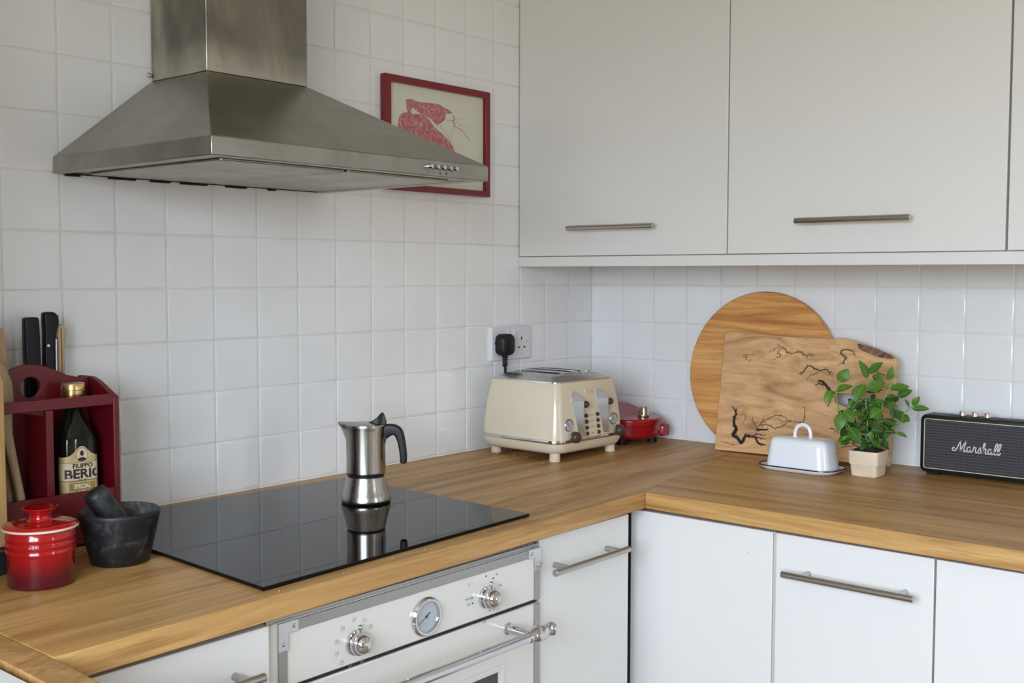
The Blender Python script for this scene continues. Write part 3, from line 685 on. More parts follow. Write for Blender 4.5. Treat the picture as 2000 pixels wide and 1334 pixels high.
for s_, u, v_ in (('MAX', -.0445, .006), ('250', -.0425, -.0035), ('50', .0275, .033), ('100', .036, .012), ('150', .019, -.026), ('200', -.004, -.0415)):
    lettering(s_, .0062, mo @ frame3((kr + u, yo - .0003, kz + v_), (1, 0, 0), (0, 0, 1)), cp, M['print_grey'], .0001)
# door
b = MB(mo); zd = 0.7605
fnd = lambda u, v_, t: (u, t, v_)
wx0, wx1, wz0, wz1 = -1.455, -1.083, 0.40, 0.663
b.plate([(ox0, .18), (ox1, .18), (ox1, zd), (ox0, zd)], [[(wx0, wz0), (wx1, wz0), (wx1, wz1), (wx0, wz1)]], fnd, yo, -0.584)
dr = b.build('door', M['oven_enamel'], ov, 30, bevel=0.002)
MB(mo).box((wx0 + .001, yo + .004, wz0 + .001), (wx1 - .001, yo + .008, wz1 - .001)).build('door_glass', M['oven_glass'], dr, 0)
b = MB(mo)
q = .012; b.plate([(wx0-q, wz0-q), (wx1+q, wz0-q), (wx1+q, wz1+q), (wx0-q, wz1+q)], [[(wx0-q+.006, wz0-q+.006), (wx1+q-.006, wz0-q+.006), (wx1+q-.006, wz1+q-.006), (wx0-q+.006, wz1+q-.006)]], fnd, yo - .0022, yo + .001)
b.build('window_surround', M['oven_enamel'], dr, 30, bevel=.0008)
for x0, x1 in ((tl, tl+tw), (tr-tw, tr)):
    b = MB(mo); b.box((x0, yo - .002, .20), (x1, yo + .001, zd - .001)); b.build('side_trim', M['trim'], dr, 0, bevel=.0005)
MB(mo).box((ox0 + .012, -0.6015, .7600), (ox1 - .004, -0.59, .7670)).build('door_gap', M['dark'], ov, 0)
hy, hz = -0.664, 0.7335
b = MB(mo)
b.lathe([(.0088, -1.460), (.0088, -1.078)], (0, hy, hz), 0, 28)
hd = b.build('handle', M['chrome'], dr, 40)
for s_ in (1, -1):
    e = lambda t: (-1.2690 + s_*t)
    b = MB(mo)
    prof = [(.0088, .190), (.0105, .193), (.0105, .196), (.0088, .199), (.0110, .203), (.0138, .212), (.0146, .220), (.0136, .230), (.0105, .237), (.0110, .2375), (.0110, .239), (.0060, .240), (.0045, .243), (.0060, .2455)]
    b.lathe([(r_, e(t)) for r_, t in prof], (0, hy, hz), 0, 28)
    b.sphere((e(.2545), hy, hz), .0122, 24, 14, (.8, 1, 1)); b.build('handle_finial', M['chrome'], hd, 45)
    b = MB(mo); b.lathe([(.0105, 0.0), (.0105, -.003), (.0078, -.006), (.0078, -.058)], (e(.2065), yo, hz), 1, 24); b.build('handle_post', M['chrome'], hd, 40)

# ================================================================ socket and plug
SL = (-0.3542, 0, 1.168)
so_ = empty('wall_socket', 'white double wall socket on the tiles above the toaster', 'socket', SL)
b = MB(); hw, hh = .0755, .0425
b.loft([[(x, -.0012, z) for x, z in rect2(2*hw, 2*hh, .004, 3)], [(x, -.008, z) for x, z in rect2(2*hw, 2*hh, .004, 3)], [(x, -.0105, z) for x, z in rect2(2*hw-.005, 2*hh-.005, .003, 3)]])
b.build('faceplate', M['white_plastic'], so_, 35)
for x in (-.0115, .0115):
    b = MB(); b.loft([[(x+u, -.0100, .0185+v_) for u, v_ in rect2(.0125, .023, .001, 2)], [(x+u, -.0125 - (v_ > 0)*.002, .0185+v_) for u, v_ in rect2(.0115, .022, .001, 2)]]); b.build('rocker_switch', M['white_plastic'], so_, 30)
for cx_ in (-.040, .040):
    b = MB()
    b.box((cx_-.002, -.0108, .006), (cx_+.002, -.0100, .0145))
    for u in (-.011, .011): b.box((cx_+u-.0032, -.0108, -.0145), (cx_+u+.0032, -.0100, -.0102))
    b.build('pin_hole', M['dark'], so_, 0)
for x in (-.0635, .0635):
    b = MB(); b.lathe([(.0026, -.0103), (.0026, -.0112), (.0006, -.0114)], (x, 0, .002), 1, 12); b.build('screw', M['rivet_metal'], so_)
PL = (-0.3935, -0.011, 1.166)
pg = empty('power_plug', 'black three-pin plug and cord in the left socket, running down behind the toaster', 'plug', PL)
b = MB(); rings = []
for y_, w_, h_ in ((0, .046, .050), (-.006, .049, .054), (-.018, .049, .054), (-.026, .043, .048), (-.029, .034, .038)):
    rings.append([(x, y_, z) for x, z in rect2(w_, h_, .013, 5)])
b.loft(rings); b.build('plug_body', M['soft_black'], pg, 50)
b = MB(); b.lathe([(.0085, -.026), (.0080, -.030), (.0062, -.031)] , (0, -.012, 0), 2, 16)
for k in range(5):
    z_ = -.031 - k*.005; b.lathe([(.0060, z_), (.0072, z_-.001), (.0070, z_-.003), (.0050, z_-.004)], (0, -.012, 0), 2, 16)
b.build('strain_relief', M['soft_black'], pg, 50)
b = MB(); b.tube([(0, -.012, -.05), (.001, -.012, -.062), (.006, -.0085, -.080), (.010, -.0075, -.110), (.016, -.0075, -.17), (.025, -.0075, -.225), (.05, -.0075, -.243)], .0036, 12, 6); b.build('cord', M['soft_black'], pg, 60)

# ================================================================ framed print
PC = (-0.6175, 0, 1.656)
fr = empty('picture_frame', 'red-framed pink shellfish print hanging behind the range hood', 'picture', PC)
x0, x1, z0, z1 = -.7915, -.4440, 1.5290, 1.7820; fw = .0185
mo = off(PC); fnw = lambda u, v_, t: (u, t, v_)
b = MB(mo); b.plate([(x0, z0), (x1, z0), (x1, z1), (x0, z1)], [[(x0+fw, z0+fw*.75), (x1-fw*.85, z0+fw*.75), (x1-fw*.85, z1-fw*.85), (x0+fw, z1-fw*.85)]], fnw, -.0025, -.019)
b.build('frame', M['red_frame'], fr, 30, bevel=.0015)
MB(mo).box((x0+.004, -.0088, z0+.004), (x1-.004, -.0030, z1-.004)).build('backing_paper', M['paper'], fr, 0)
b = MB(mo); yy = -.0090
fa_ = lambda u, v_, t: (u, yy - t, v_)
for poly, t in ((ART2, 0), (ART1, .0002)):
    ps = smooth_path([(p[0], p[1], 0) for p in poly + [poly[0]]], 3)[:-1]
    vs = [b.v(fa_(p.x, p.y, t)) for p in ps]; b.face(vs)
pr = b.build('shellfish_print', M['art'], fr, 0)
b = MB(mo)
for pts, w_ in LW: b.ribbon(pts, w_*1.0, fa_, .0004, True, 4)
b.build('pale_line_work', M['paper'], pr, 0)
b = MB(mo)
for pts, w_ in LR: b.ribbon(pts, w_*1.1, fa_, .0005, True, 4)
rnd = random.Random(4)
for poly in (ART1, ART2):
    b.ribbon(poly + [poly[0]], .0006, fa_, .0005, False, 3)
for k in range(26):
    i = rnd.randrange(len(ART2) - 5); p = Vector(ART2[i]); q = Vector((-.66, 1.645)); s_ = p.lerp(q, rnd.uniform(.1, .8))
    a = rnd.uniform(0, 6.3); pts = [(s_.x + .004*k2*math.cos(a + .4*k2), s_.y + .004*k2*math.sin(a + .4*k2)) for k2 in range(4)]
    b.ribbon(pts, .0004, fa_, .0005, True, 3)
b.build('red_line_work', M['art_line'], pr, 0)
b = MB(mo)
for a, c in (((-.762, 1.752), (-.475, 1.752)), ((-.475, 1.752), (-.475, 1.56))): b.ribbon([a, c], .0007, fa_, .00005, False)
b.build('plate_mark', M['paper_shade'], fr, 0)

# ================================================================ moka pot
ML = (-1.0965, -0.2865, WT + .0064)
mk = empty('moka_pot', 'brushed steel stovetop coffee pot with black handle, standing on the hob', 'coffee pot', ML, math.atan2(-0.76145, 0.648216))
# local +x points along the handle
b = MB(); b.lathe([(.0440, 0), (.0455, .0012), (.0465, .0035), (.0468, .0075), (.0435, .0165), (.0395, .032), (.0365, .0450), (.0355, .0485)], seg=56); b.build('water_chamber', M['pot_steel'], mk, 50)
b = MB(); b.lathe([(.0338, .048), (.0338, .0525)], seg=48); b.build('gasket', M['black_plastic'], mk, 40)
b = MB(); H = .1435; rings = []
for z, r in ((.0520, .0355), (.0540, .0366), (.058, .0365), (.085, .0362), (.118, .0360), (.134, .0360), (.139, .0362), (.1425, .0368), (.1440, .0365)):
    ring = []
    k = max(0, (z - .112)/.032)**1.7
    for i in range(56):
        a = 2*PI*i/56; d = abs(((a - PI + PI) % (2*PI)) - PI)  # distance from spout direction (a = pi)
        s_ = math.exp(-(d/0.42)**2)
        rr_ = r + .0165*k*s_
        ring.append((rr_*math.cos(a), rr_*math.sin(a), z + .0045*k*s_))
    rings.append(ring)
b.loft(rings, True, True); b.build('jug', M['pot_steel'], mk, 50)
b = MB(); rings = []
for q, dz in ((1.0, .0), (.99, .0016), (.90, .0026), (.45, .0042), (.02, .0046)):
    ring = []
    for i in range(48):
        a = 2*PI*i/48; d = abs((a % (2*PI)) - PI); s_ = math.exp(-(d/.42)**2)
        r = (.0370 + .0150*s_)*q
        ring.append((r*math.cos(a), r*math.sin(a), .1443 + dz + .0045*s_*q*q))
    rings.append(ring)
b.loft(rings); lid = b.build('lid', M['pot_steel'], mk, 40)
b = MB(); rings = []
for x, w_, z0_, z1_ in ((.004, .010, .1470, .1485), (.010, .018, .1455, .1510), (.018, .020, .1450, .1560), (.024, .019, .1450, .1625), (.028, .016, .1445, .1670), (.031, .013, .1445, .1672), (.0335, .014, .1440, .1630), (.0375, .017, .1430, .1500)):
    rings.append([(x, -w_/2, z0_), (x, w_/2, z0_), (x + (.001), w_/2*.8, z1_), (x + .001, -w_/2*.8, z1_)])
b.loft(rings); b.build('lid_knob', M['soft_black'], lid, 50, bevel=.001)
b = MB()
spine = [(.0345, .1310), (.0430, .1345), (.0530, .1350), (.0605, .1300), (.0655, .1170), (.0685, .1010), (.0700, .0860), (.0700, .0720)]
wd = [(.0075, .0135), (.0075, .0115), (.0078, .0100), (.0080, .0092), (.0080, .0075), (.0078, .0068), (.0076, .0066), (.0066, .0060)]
sp = smooth_path([(x, 0, z) for x, z in spine], 5); rings = []
n = len(sp)
for i, p in enumerate(sp):
    d = (sp[min(i+1, n-1)] - sp[max(i-1, 0)]).normalized(); nn = Vector((-d.z, 0, d.x))
    t = i/(n-1)*(len(wd)-1); k = min(int(t), len(wd)-2); a_, h_ = [wd[k][j]*(1-t+k) + wd[k+1][j]*(t-k) for j in (0, 1)]
    if i == n-1: a_ *= .6; h_ *= .6
    rings.append([p + Vector((0, u, 0)) + nn*v_ for u, v_ in rect2(2*a_, 2*h_, min(a_, h_)*.55, 3)])
b.loft(rings)
b.prism([(.0340, .1180), (.0340, .1330), (.0450, .1330), (.0400, .1235), (.0368, .1130), (.0355, .1070), (.0340, .1070)], 1, -.0065, .0065)
b.build('handle', M['soft_black'], mk, 50)

# ================================================================ toaster
TL = (-0.3795, -0.1630, WT)
to = empty('toaster', 'cream four-slot toaster with chrome top and lever shields, in the corner', 'toaster', TL, math.radians(-1.7))
def rnd_ring(hw_, hl_, z, r, n=6, bow=0.0):
    P = rect2(2*hw_, 2*hl_, r, n)
    out = []
    for x, y in P:
        out.append((x*(1 + bow*(1 - (y/hl_)**2)), y*(1 + bow*(1 - (x/hw_)**2)), z))
    return out
b = MB()
prof = [(.110, .104, .018), (.122, .116, .0195), (.1275, .1215, .026), (.1305, .1245, .036), (.1310, .1250, .0425)]
b.loft([rnd_ring(a, c, z, .032) for a, c, z in prof]); b.build('base', M['cream'], to, 50)
b = MB(); b.loft([rnd_ring(a, c, z, .033) for a, c, z in ((.1312, .1252, .0425), (.1335, .1275, .0435), (.1340, .1280, .0470), (.1335, .1275, .0505), (.1308, .1248, .0515))]); b.build('chrome_band', M['chrome'], to, 40)
b = MB(); prof = [(.1305, .1245, .0515, .030), (.1285, .1225, .070, .026), (.1255, .1195, .100, .022), (.1210, .1155, .130, .020), (.1165, .1110, .155, .018), (.1130, .1080, .172, .018), (.1120, .1070, .1775, .018)]
def side_at(z):
    for p, q in zip(prof, prof[1:]):
        if z <= q[2]: t = (z - p[2])/(q[2] - p[2]); return p[0]*(1-t) + q[0]*t, p[1]*(1-t) + q[1]*t
    return prof[-1][:2]
b.loft([rnd_ring(a, c, z, r, 6) for a, c, z, r in prof] + [rnd_ring(.111, .106, .1800, .018)]); b.build('body', M['cream'], to, 50)
# chrome lid with four slots (slots run front to back)
b = MB()
def dome(x, y): return .1805 + .0225*max(0, 1 - (abs(x)/.100)**3.0)*max(0, 1 - (abs(y)/.103)**6)
slots = [-.057, -.019, .019, .057]
outer = rect2(.164, .160, .010, 4); 
holes = [rect2(.0205, .136, .0095, 5, sx_, -.002) for sx_ in slots]
def topz(x, y): return .2045 - .0055*(x/.082)**2 - .0060*(y/.080)**2
b.plate(outer, holes, lambda u, v_, t: (u, v_, topz(u, v_) - t), 0.0, 0.004)
b.loft([rnd_ring(.1085, .1040, .1798, .018, 4), rnd_ring(.1080, .1035, .1830, .018, 4), rnd_ring(.096, .092, .1895, .018, 4), [(x, y, topz(x, y)) for x, y in outer]], False, False)
lid = b.build('top_panel', M['satin'], to, 35)
for sx_ in slots:
    b = MB(); b.plate(rect2(.0235, .1395, .0110, 5, sx_, -.002), [rect2(.0200, .1355, .0095, 5, sx_, -.002)], lambda u, v_, t: (u, v_, topz(u, v_) + t), -.0005, .0004); b.build('slot_rim', M['chrome'], lid, 30)
    b = MB(); b.loft([[(u, v_, .1835) for u, v_ in rect2(.0200, .135, .0095, 3, sx_, -.002)], [(u, v_, .1845) for u, v_ in rect2(.0200, .135, .0095, 3, sx_, -.002)]]); b.build('slot_well', M['dark'], lid, 0)
for x, y in ((-.105, -.096), (.105, -.096), (-.092, .100), (.092, .100)):
    b = MB(); b.lathe([(.0125, 0), (.0130, .0015), (.0125, .021)], (x, y, 0), seg=24); b.build('foot', M['cream'], to, 40)
# front controls: front face is local -y
def fp_(x, z, d=0.0):
    return (x, -(side_at(z)[1]) - d, z)
for cx_ in (-.0485, .0445):
    b = MB(); rings = []
    for z, wl, wr, dd in ((.0560, -.0035, .0050, .010), (.070, -.0060, .0050, .0115), (.095, -.0100, .0050, .013), (.115, -.0140, .0050, .0150), (.128, -.0170, .0050, .0170), (.1385, -.0190, .0050, .0190)):
        rings.append([fp_(cx_+wl, z, -.002), fp_(cx_+wl, z, .0015), fp_(cx_+wr-.001, z, dd), fp_(cx_+wr, z, dd), fp_(cx_+wr, z, -.002)])
    z = .1385
    rings += [[fp_(cx_-.0190, .1390, -.002), fp_(cx_-.0190, .1390, .002), fp_(cx_+.0040, .1390, .0200), fp_(cx_+.0050, .1390, .0200), fp_(cx_+.0050, .1390, -.002)],
              [fp_(cx_-.0165, .1520, -.002), fp_(cx_-.0165, .1520, .001), fp_(cx_-.001, .1500, .0110), fp_(cx_+.002, .1490, .0110), fp_(cx_+.0030, .1480, -.002)],
              [fp_(cx_-.0100, .1600, -.002), fp_(cx_-.0100, .1600, .0005), fp_(cx_-.0070, .1600, .003), fp_(cx_-.0050, .1590, .003), fp_(cx_-.0030, .1580, -.002)]]
    b.loft(rings); sh = b.build('lever_shield', M['shield'], to, 24)
    b = MB(); b.loft([[fp_(cx_+.0052, z, dd2) for dd2 in (-.001, .009)] + [fp_(cx_+.0085, z, dd2) for dd2 in (.009, -.001)] for z in (.0560, .080, .105, .1370)]); b.build('lever_slot', M['dark'], to, 0)
    lx = cx_ + .0125
    b = MB(); b.tube([fp_(cx_+.006, .1290, .006), fp_(lx + .003, .1290, .010)], .0028, 10)
    b.sphere(fp_(lx + .006, .1285, .0110), .0105, 22, 14, (1.0, .75, .78)); b.build('lever', M['brown_knob'], to, 50)
for cx_, kx in ((-.0860, -.0790), (.0845, .0895)):
    c0 = fp_(cx_, .0840); b = MB(); b.lathe([(.0150, .002), (.0150, -.0015), (.0138, -.0030), (.0122, -.0024), (.0118, -.0010), (.0002, -.0010)], c0, 1, 32, False); dl = b.build('dial', M['handle'], to, 30)
    b = MB(); b.lathe([(.0120, -.0010), (.0120, -.0016), (.0002, -.0016)], c0, 1, 32); b.build('dial_face', M['dial'], dl, 30)
    b = MB(); fn = lambda u, v_, t: (c0[0]+u, c0[1] - .0019 - t, c0[2]+v_)
    b.ribbon([(-.006, .004), (.002, -.002)], .0013, fn, 0, False); b.ribbon([(0, -.001), (0, -.006)], .003, fn, 0, True)
    for k in range(9):
        a = PI*1.1 - k*PI*1.2/8; b.ribbon([(.0085*math.cos(a), .0085*math.sin(a)), (.0100*math.cos(a), .0100*math.sin(a))], .0006, fn, 0, False)
    b.build('dial_print', M['dial_mark'], dl, 0)
    c1 = fp_(kx, .0570); b = MB(); b.lathe([(.0060, .002), (.0060, -.004), (.0125, -.0045), (.0135, -.006), (.0135, -.0075), (.0125, -.0085)], c1, 1, 28); kb = b.build('browning_knob', M['handle'], to, 40)
    b = MB(); b.lathe([(.0125, -.0083), (.0134, -.0100), (.0132, -.0150), (.0118, -.0200), (.0090, -.0225), (.0010, -.0235)], c1, 1, 28); b.build('knob_cap', M['brown_knob'], kb, 50)
for i in range(4):
    for x in (-.0200, .0235):
        z = .1005 - i*.0140
        b = MB(); c0 = fp_(x, z); b.lathe([(.0052, .002), (.0052, -.0012), (.0044, -.0016), (.0042, -.0034), (.0030, -.0042), (.0002, -.0044)], c0, 1, 18); b.build('function_button', M['brown_knob'], to, 40)
b = MB(); fn = lambda u, v_, t: fp_(u, v_, .0004 + t)
for i in range(4):
    z = .1005 - i*.0140
    for x0, x1 in ([(-.004, .007)] + ([(-.0125, -.0095), (.0135, .0160)] if i < 3 else [])): b.ribbon([(x0, z), (x1, z)], .0011, fn, 0, False)
b.build('button_print', M['brown_knob'], to, 0)
b = MB(); b.loft([[fp_(x, z, -.001) for x, z in rect2(.0300, .0105, .004, 4, .001, .1555)], [fp_(x, z, .0012) for x, z in rect2(.0300, .0105, .004, 4, .001, .1555)], [fp_(x, z, .0018) for x, z in rect2(.0285, .0090, .0035, 4, .001, .1555)]]); bd = b.build('badge', M['cream'], to, 35)
lettering("De'Longhi", .0060, None, bd, M['horn'], .0002, 0, warp=lambda c_: Vector(fp_(.001 + c_.x, .1555 + c_.y, .0019 + c_.z)))

# ================================================================ red appliance behind the toaster
RL = (-0.1200, -0.2120, WT)
ra = empty('snack_maker', 'small glossy red countertop appliance with champagne knob, half hidden behind the toaster', 'kitchen appliance', RL)
b = MB(); b.lathe([(.050, .014), (.070, .016), (.0765, .022), (.0780, .030), (.0780, .0345), (.0770, .0350), (.0815, .0355), (.0825, .0480), (.0815, .0485), (.0850, .0490), (.0860, .0580), (.0855, .0640), (.0820, .0670), (.060, .0685), (.0005, .0690)], seg=56); b.build('body', M['red_gloss'], ra, 35)
b = MB(); b.loft([[(x, y, z) for x, y in rect2(w_, h_, .012, 4, .014, cy_)] for z, w_, h_, cy_ in ((.030, .17, .15, .080), (.068, .17, .15, .080), (.078, .160, .125, .090), (.090, .14, .085, .105))]); b.build('hinge_housing', M['red_gloss'], ra, 40, bevel=.002)
b = MB(); b.loft([[(x, -.070, z) for x, z in rect2(.034, .034, .006, 3, .048, .034)], [(x, -.080, z) for x, z in rect2(.028, .028, .006, 3, .050, .032)]]); b.build('latch', M['red_gloss'], ra, 40)
b = MB(); kx, ky = -.002, -.044
b.lathe([(.0145, .0690), (.0150, .0705), (.0150, .0740), (.0125, .0750)], (kx, ky, 0), seg=28)
b.loft([[(kx+x, ky+y, z) for x, y in rect2(w_, w_, .007, 4)] for z, w_ in ((.074, .0240), (.080, .0235), (.092, .0215), (.0955, .0185))]); b.build('knob', M['brass'], ra, 45)
for x, y in ((-.055, -.015), (.036, -.046), (-.03, .045), (.045, .030)):
    b = MB(); b.lathe([(.0125, 0), (.0125, .018)], (x, y, 0), seg=18); b.build('foot', M['black_plastic'], ra, 40, bevel=.001)

# ================================================================ round board
def tilt_frame(p0, p1):
    """origin p0, y axis up along p0->p1 (leaning), x axis = -Y world, z = outward normal (towards the room)"""
    up = (Vector(p1) - Vector(p0)).normalized(); rt = Vector((0, -1, 0)); nn = up.cross(rt) * -1
    mm = Matrix((rt, up, rt.cross(up))).transposed().to_4x4(); mm.translation = Vector(p0); return mm
rbm = tilt_frame((-0.0715, -0.542, WT + .0005), (-0.0215, -0.542, WT + .391))
ro = MB(rbm); RB = .1965; th = .0175
ring = lambda r, t: [(r*math.cos(2*PI*i/96), RB + r*math.sin(2*PI*i/96), t) for i in range(96)]
ro.loft([ring(RB-.0025, -th), ring(RB, -th+.003), ring(RB, -.003), ring(RB-.0025, 0)])
o = ro.build('round_board', M['round_board'], None, 40); tag(o, 'large round honey-coloured wooden board leaning on the tiles, behind the cracked board', 'chopping board')

# ================================================================ live-edge board
lbm4 = tilt_frame((-0.1010, -0.452, WT + .0015), (-0.0620, -0.452, WT + .2915))
b = MB(lbm4); fnb = lambda u, v_, t: (u, v_, t)
b.plate(BOARD, [HOLE], fnb, 0, -.0165)
lo = b.build('live_edge_board', M['live_board'], None, 30, bevel=.0015)
tag(lo, 'rectangular live-edge wooden board burnt with black branching cracks, in front of the round one', 'chopping board')
b = MB(lbm4); rnd = random.Random(11)
def jitter(pts, amp):
    P = smooth_path([(p[0], p[1], 0) for p in pts], 3)
    return [(p.x + rnd.uniform(-amp, amp), p.y + rnd.uniform(-amp, amp)) for p in P]
for pts, w_ in CRACKS:
    jp = jitter(pts, .0007 if w_ < .002 else .0006)
    b.ribbon(jp, max(.0011, w_*1.35), fnb, .0003, True)
    n_tw = int(len(jp) * (1.6 if w_ > .0009 else .7))
    for k in range(n_tw):
        i = rnd.randrange(1, len(jp)-1) if len(jp) > 2 else 0
        p = Vector(jp[i]); d = (Vector(jp[min(i+1, len(jp)-1)]) - Vector(jp[max(i-1, 0)])).normalized()
        a = rnd.choice((-1, 1))*rnd.uniform(.6, 1.2); d = Matrix.Rotation(a, 2) @ d
        q = [tuple(p)]; L_ = rnd.uniform(.003, .009)
        for s_ in range(3):
            p = p + d*L_/3 + Vector((rnd.uniform(-.0007, .0007), rnd.uniform(-.0007, .0007))); q.append(tuple(p))
        b.ribbon(q, max(.0006, w_*.32), fnb, .0003, True)
b.build('burnt_cracks', M['burn'], lo, 0)
b = MB(lbm4)
for pts, w_ in CRACKS:
    if w_ > .0022: b.ribbon(pts, w_*1.9, fnb, .00015, True, 3)
b.build('scorched_edges', M['scorch'], lo, 0)
b = MB(lbm4); b.plate(smooth2(BARK), [], fnb, .0004, .0011); b.build('bark', M['bark'], lo, 0)

# ================================================================ butter dish
BL = (-0.219, -0.7400, WT)
bd = empty('butter_dish', 'white enamel butter dish with dark blue rim on its tray', 'butter dish', BL)
b = MB()
def br(wx, wy, z, r): return [(x, y, z) for x, y in rect2(wx, wy, r, 6)]
b.loft([br(.088, .155, .0005, .028), br(.096, .163, .0015, .032), br(.106, .178, .0070, .036), br(.110, .184, .0095, .038), br(.110, .184, .0110, .038), br(.106, .180, .0105, .036), br(.094, .165, .0045, .032)])
tray = b.build('tray', M['enamel'], bd, 50)
b = MB(); b.loft([br(.1040, .1780, .0100, .035), br(.1055, .1795, .0124, .0360), br(.1108, .1848, .0120, .038), br(.1112, .1852, .0098, .038)], False, False); b.build('tray_rim', M['blue_rim'], tray, 40)
b = MB(); LW_, LH_ = .086, .148
b.loft([br(LW_+.002, LH_+.002, .0048, .024), br(LW_+.001, LH_+.001, .0065, .024), br(LW_-.003, LH_-.005, .030, .023), br(LW_-.008, LH_-.012, .058, .022), br(LW_-.012, LH_-.017, .066, .020), br(LW_-.022, LH_-.027, .0712, .015), br(LW_-.040, LH_-.045, .0735, .009)])
ld = b.build('lid', M['enamel'], bd, 60)
b = MB(); b.tube([(0, -.0185, .070), (0, -.0180, .084), (0, -.0125, .0960), (0, 0, .1010), (0, .0125, .0960), (0, .0180, .084), (0, .0185, .070)], .0043, 14, 6); b.build('handle', M['enamel'], ld, 60)
b = MB(); b.loft([br(LW_+.0026, LH_+.0026, .0046, .024), br(LW_+.0034, LH_+.0034, .0060, .024), br(LW_+.0020, LH_+.0020, .0074, .024)], False, False); b.build('lid_rim', M['blue_rim'], ld, 40)

# ================================================================ potted mint
PM = (-0.186, -0.8760, WT)
pm = empty('potted_mint', 'leafy green mint plant in a small square cream pot', 'plant', PM)
b = MB(); rq = lambda w_, z, r=.008: [(x, y, z) for x, y in rect2(w_, w_, r, 4)]
b.loft([rq(.052, 0.0, .006), rq(.0565, .002), rq(.0600, .0255), rq(.0605, .0262), rq(.0640, .0266), rq(.0665, .054), rq(.0660, .0555), rq(.0620, .0555), rq(.058, .046)]); b.build('pot', M['planter'], pm, 35)
b = MB(); rnd = random.Random(2); n = 12; V = []
for i in range(n+1):
    for j in range(n+1):
        x, y = (i/n - .5)*.060, (j/n - .5)*.060; e = min(i, j, n-i, n-j)
        V.append(b.v((x, y, .050 + min(e, 4)*.0036 + rnd.uniform(-.0012, .0032))))
for i in range(n):
    for j in range(n): a = i*(n+1)+j; b.face((V[a], V[a+1], V[a+n+2], V[a+n+1]))
b.build('soil', M['soil'], pm, 0)
RX = Vector((.648, -.761, 0)).normalized(); FX = Vector((.761, .648, 0)).normalized()   # across and away
def leafpt(px, py, dep):
    return RX*((px - 555)/4.942/919) + Vector((0, 0, (1000 - py)/4.942/919 + .048)) + FX*dep
def leaf(b, base, tip, width, nrm, cup=.18, teeth=True, mi=0, vein=None, droop=.0):
    ax = tip - base; L_ = ax.length; ax = ax.normalized(); sd = ax.cross(nrm).normalized(); up = sd.cross(ax).normalized()
    n = 13; mid, lf_, rt = [], [], []
    for i in range(n+1):
        t = i/n; w_ = width/2*math.sin(PI*min(1, t**.78*1.0))**.9 if 0 < t < 1 else 0
        if teeth and 0 < i < n: w_ *= 1 + (.09 if i % 2 else -.07)
        c0 = base + ax*L_*t + up*(math.sin(PI*t)*L_*.09 - droop*L_*t*t)
        mid.append(c0); lf_.append(c0 + sd*w_ + up*w_*cup); rt.append(c0 - sd*w_ + up*w_*cup)
    b.mi = mi
    vm = [b.v(p) for p in mid]; vl = [vm[0]] + [b.v(p) for p in lf_[1:-1]] + [vm[-1]]; vr = [vm[0]] + [b.v(p) for p in rt[1:-1]] + [vm[-1]]
    ml = [b.v((p + q)/2 - up*.0006) for p, q in zip(mid[1:-1], lf_[1:-1])]; mr = [b.v((p + q)/2 - up*.0006) for p, q in zip(mid[1:-1], rt[1:-1])]
    ml = [vm[0]] + ml + [vm[-1]]; mr = [vm[0]] + mr + [vm[-1]]
    for i in range(n):
        for A, B_ in ((vm, ml), (ml, vl), (mr, vm), (vr, mr)):
            q = [];
            for v_ in (A[i], A[i+1], B_[i+1], B_[i]):
                if v_ not in q: q.append(v_)
            if len(q) >= 3: b.face(q)
    if vein is not None:
        vein.tube([p + up*.0004 for p in mid[:-1]], [.0007, .0003], 4)
        for i in range(2, n-1, 2):
            for e in (lf_, rt): vein.tube([mid[i-1] + up*.0002, mid[i]*.45 + e[i]*.55 + up*.0003], [.00028, .00012], 3)
lb = MB(); vb = MB(); toc = -FX*.7 + Vector((0, 0, .7))
LEAVES = [((245, 300), (330, 165), 100, -.005), ((545, 270), (445, 85), 74, .01), ((560, 225), (690, 110), 80, .012), ((765, 290), (795, 150), 68, .02), ((750, 370), (935, 345), 76, .0),
 ((185, 385), (118, 512), 76, .0), ((235, 395), (400, 345), 70, .012), ((540, 385), (695, 300), 110, .0), ((490, 320), (395, 505), 112, -.008), ((845, 450), (980, 385), 92, .01),
 ((975, 530), (1035, 440), 62, .0), ((962, 562), (1125, 560), 64, -.005), ((905, 470), (940, 555), 34, .005), ((290, 575), (385, 692), 110, -.01), ((262, 600), (232, 775), 104, -.012),
 ((395, 560), (492, 505), 66, .0), ((530, 530), (680, 478), 80, -.01), ((640, 560), (520, 640), 100, -.02), ((800, 590), (893, 705), 116, .0), ((880, 650), (962, 690), 84, .01),
 ((800, 790), (908, 835), 46, -.01), ((322, 850), (230, 882), 66, -.01), ((320, 735), (425, 892), 132, -.025), ((430, 460), (500, 330), 90, .02), ((600, 240), (700, 330), 90, .015), ((850, 470), (740, 455), 60, .02), ((740, 500), (820, 530), 70, .03)]
for (bx_, by_), (tx_, ty_), wd_, dp in LEAVES:
    A = leafpt(bx_, by_, dp); B_ = leafpt(tx_, ty_, dp - .006)
    leaf(lb, A, B_, wd_/4.942/919*1.14, (toc + Vector((rnd.uniform(-.3, .3), rnd.uniform(-.3, .3), 0))).normalized(), .16, True, 0, vb)
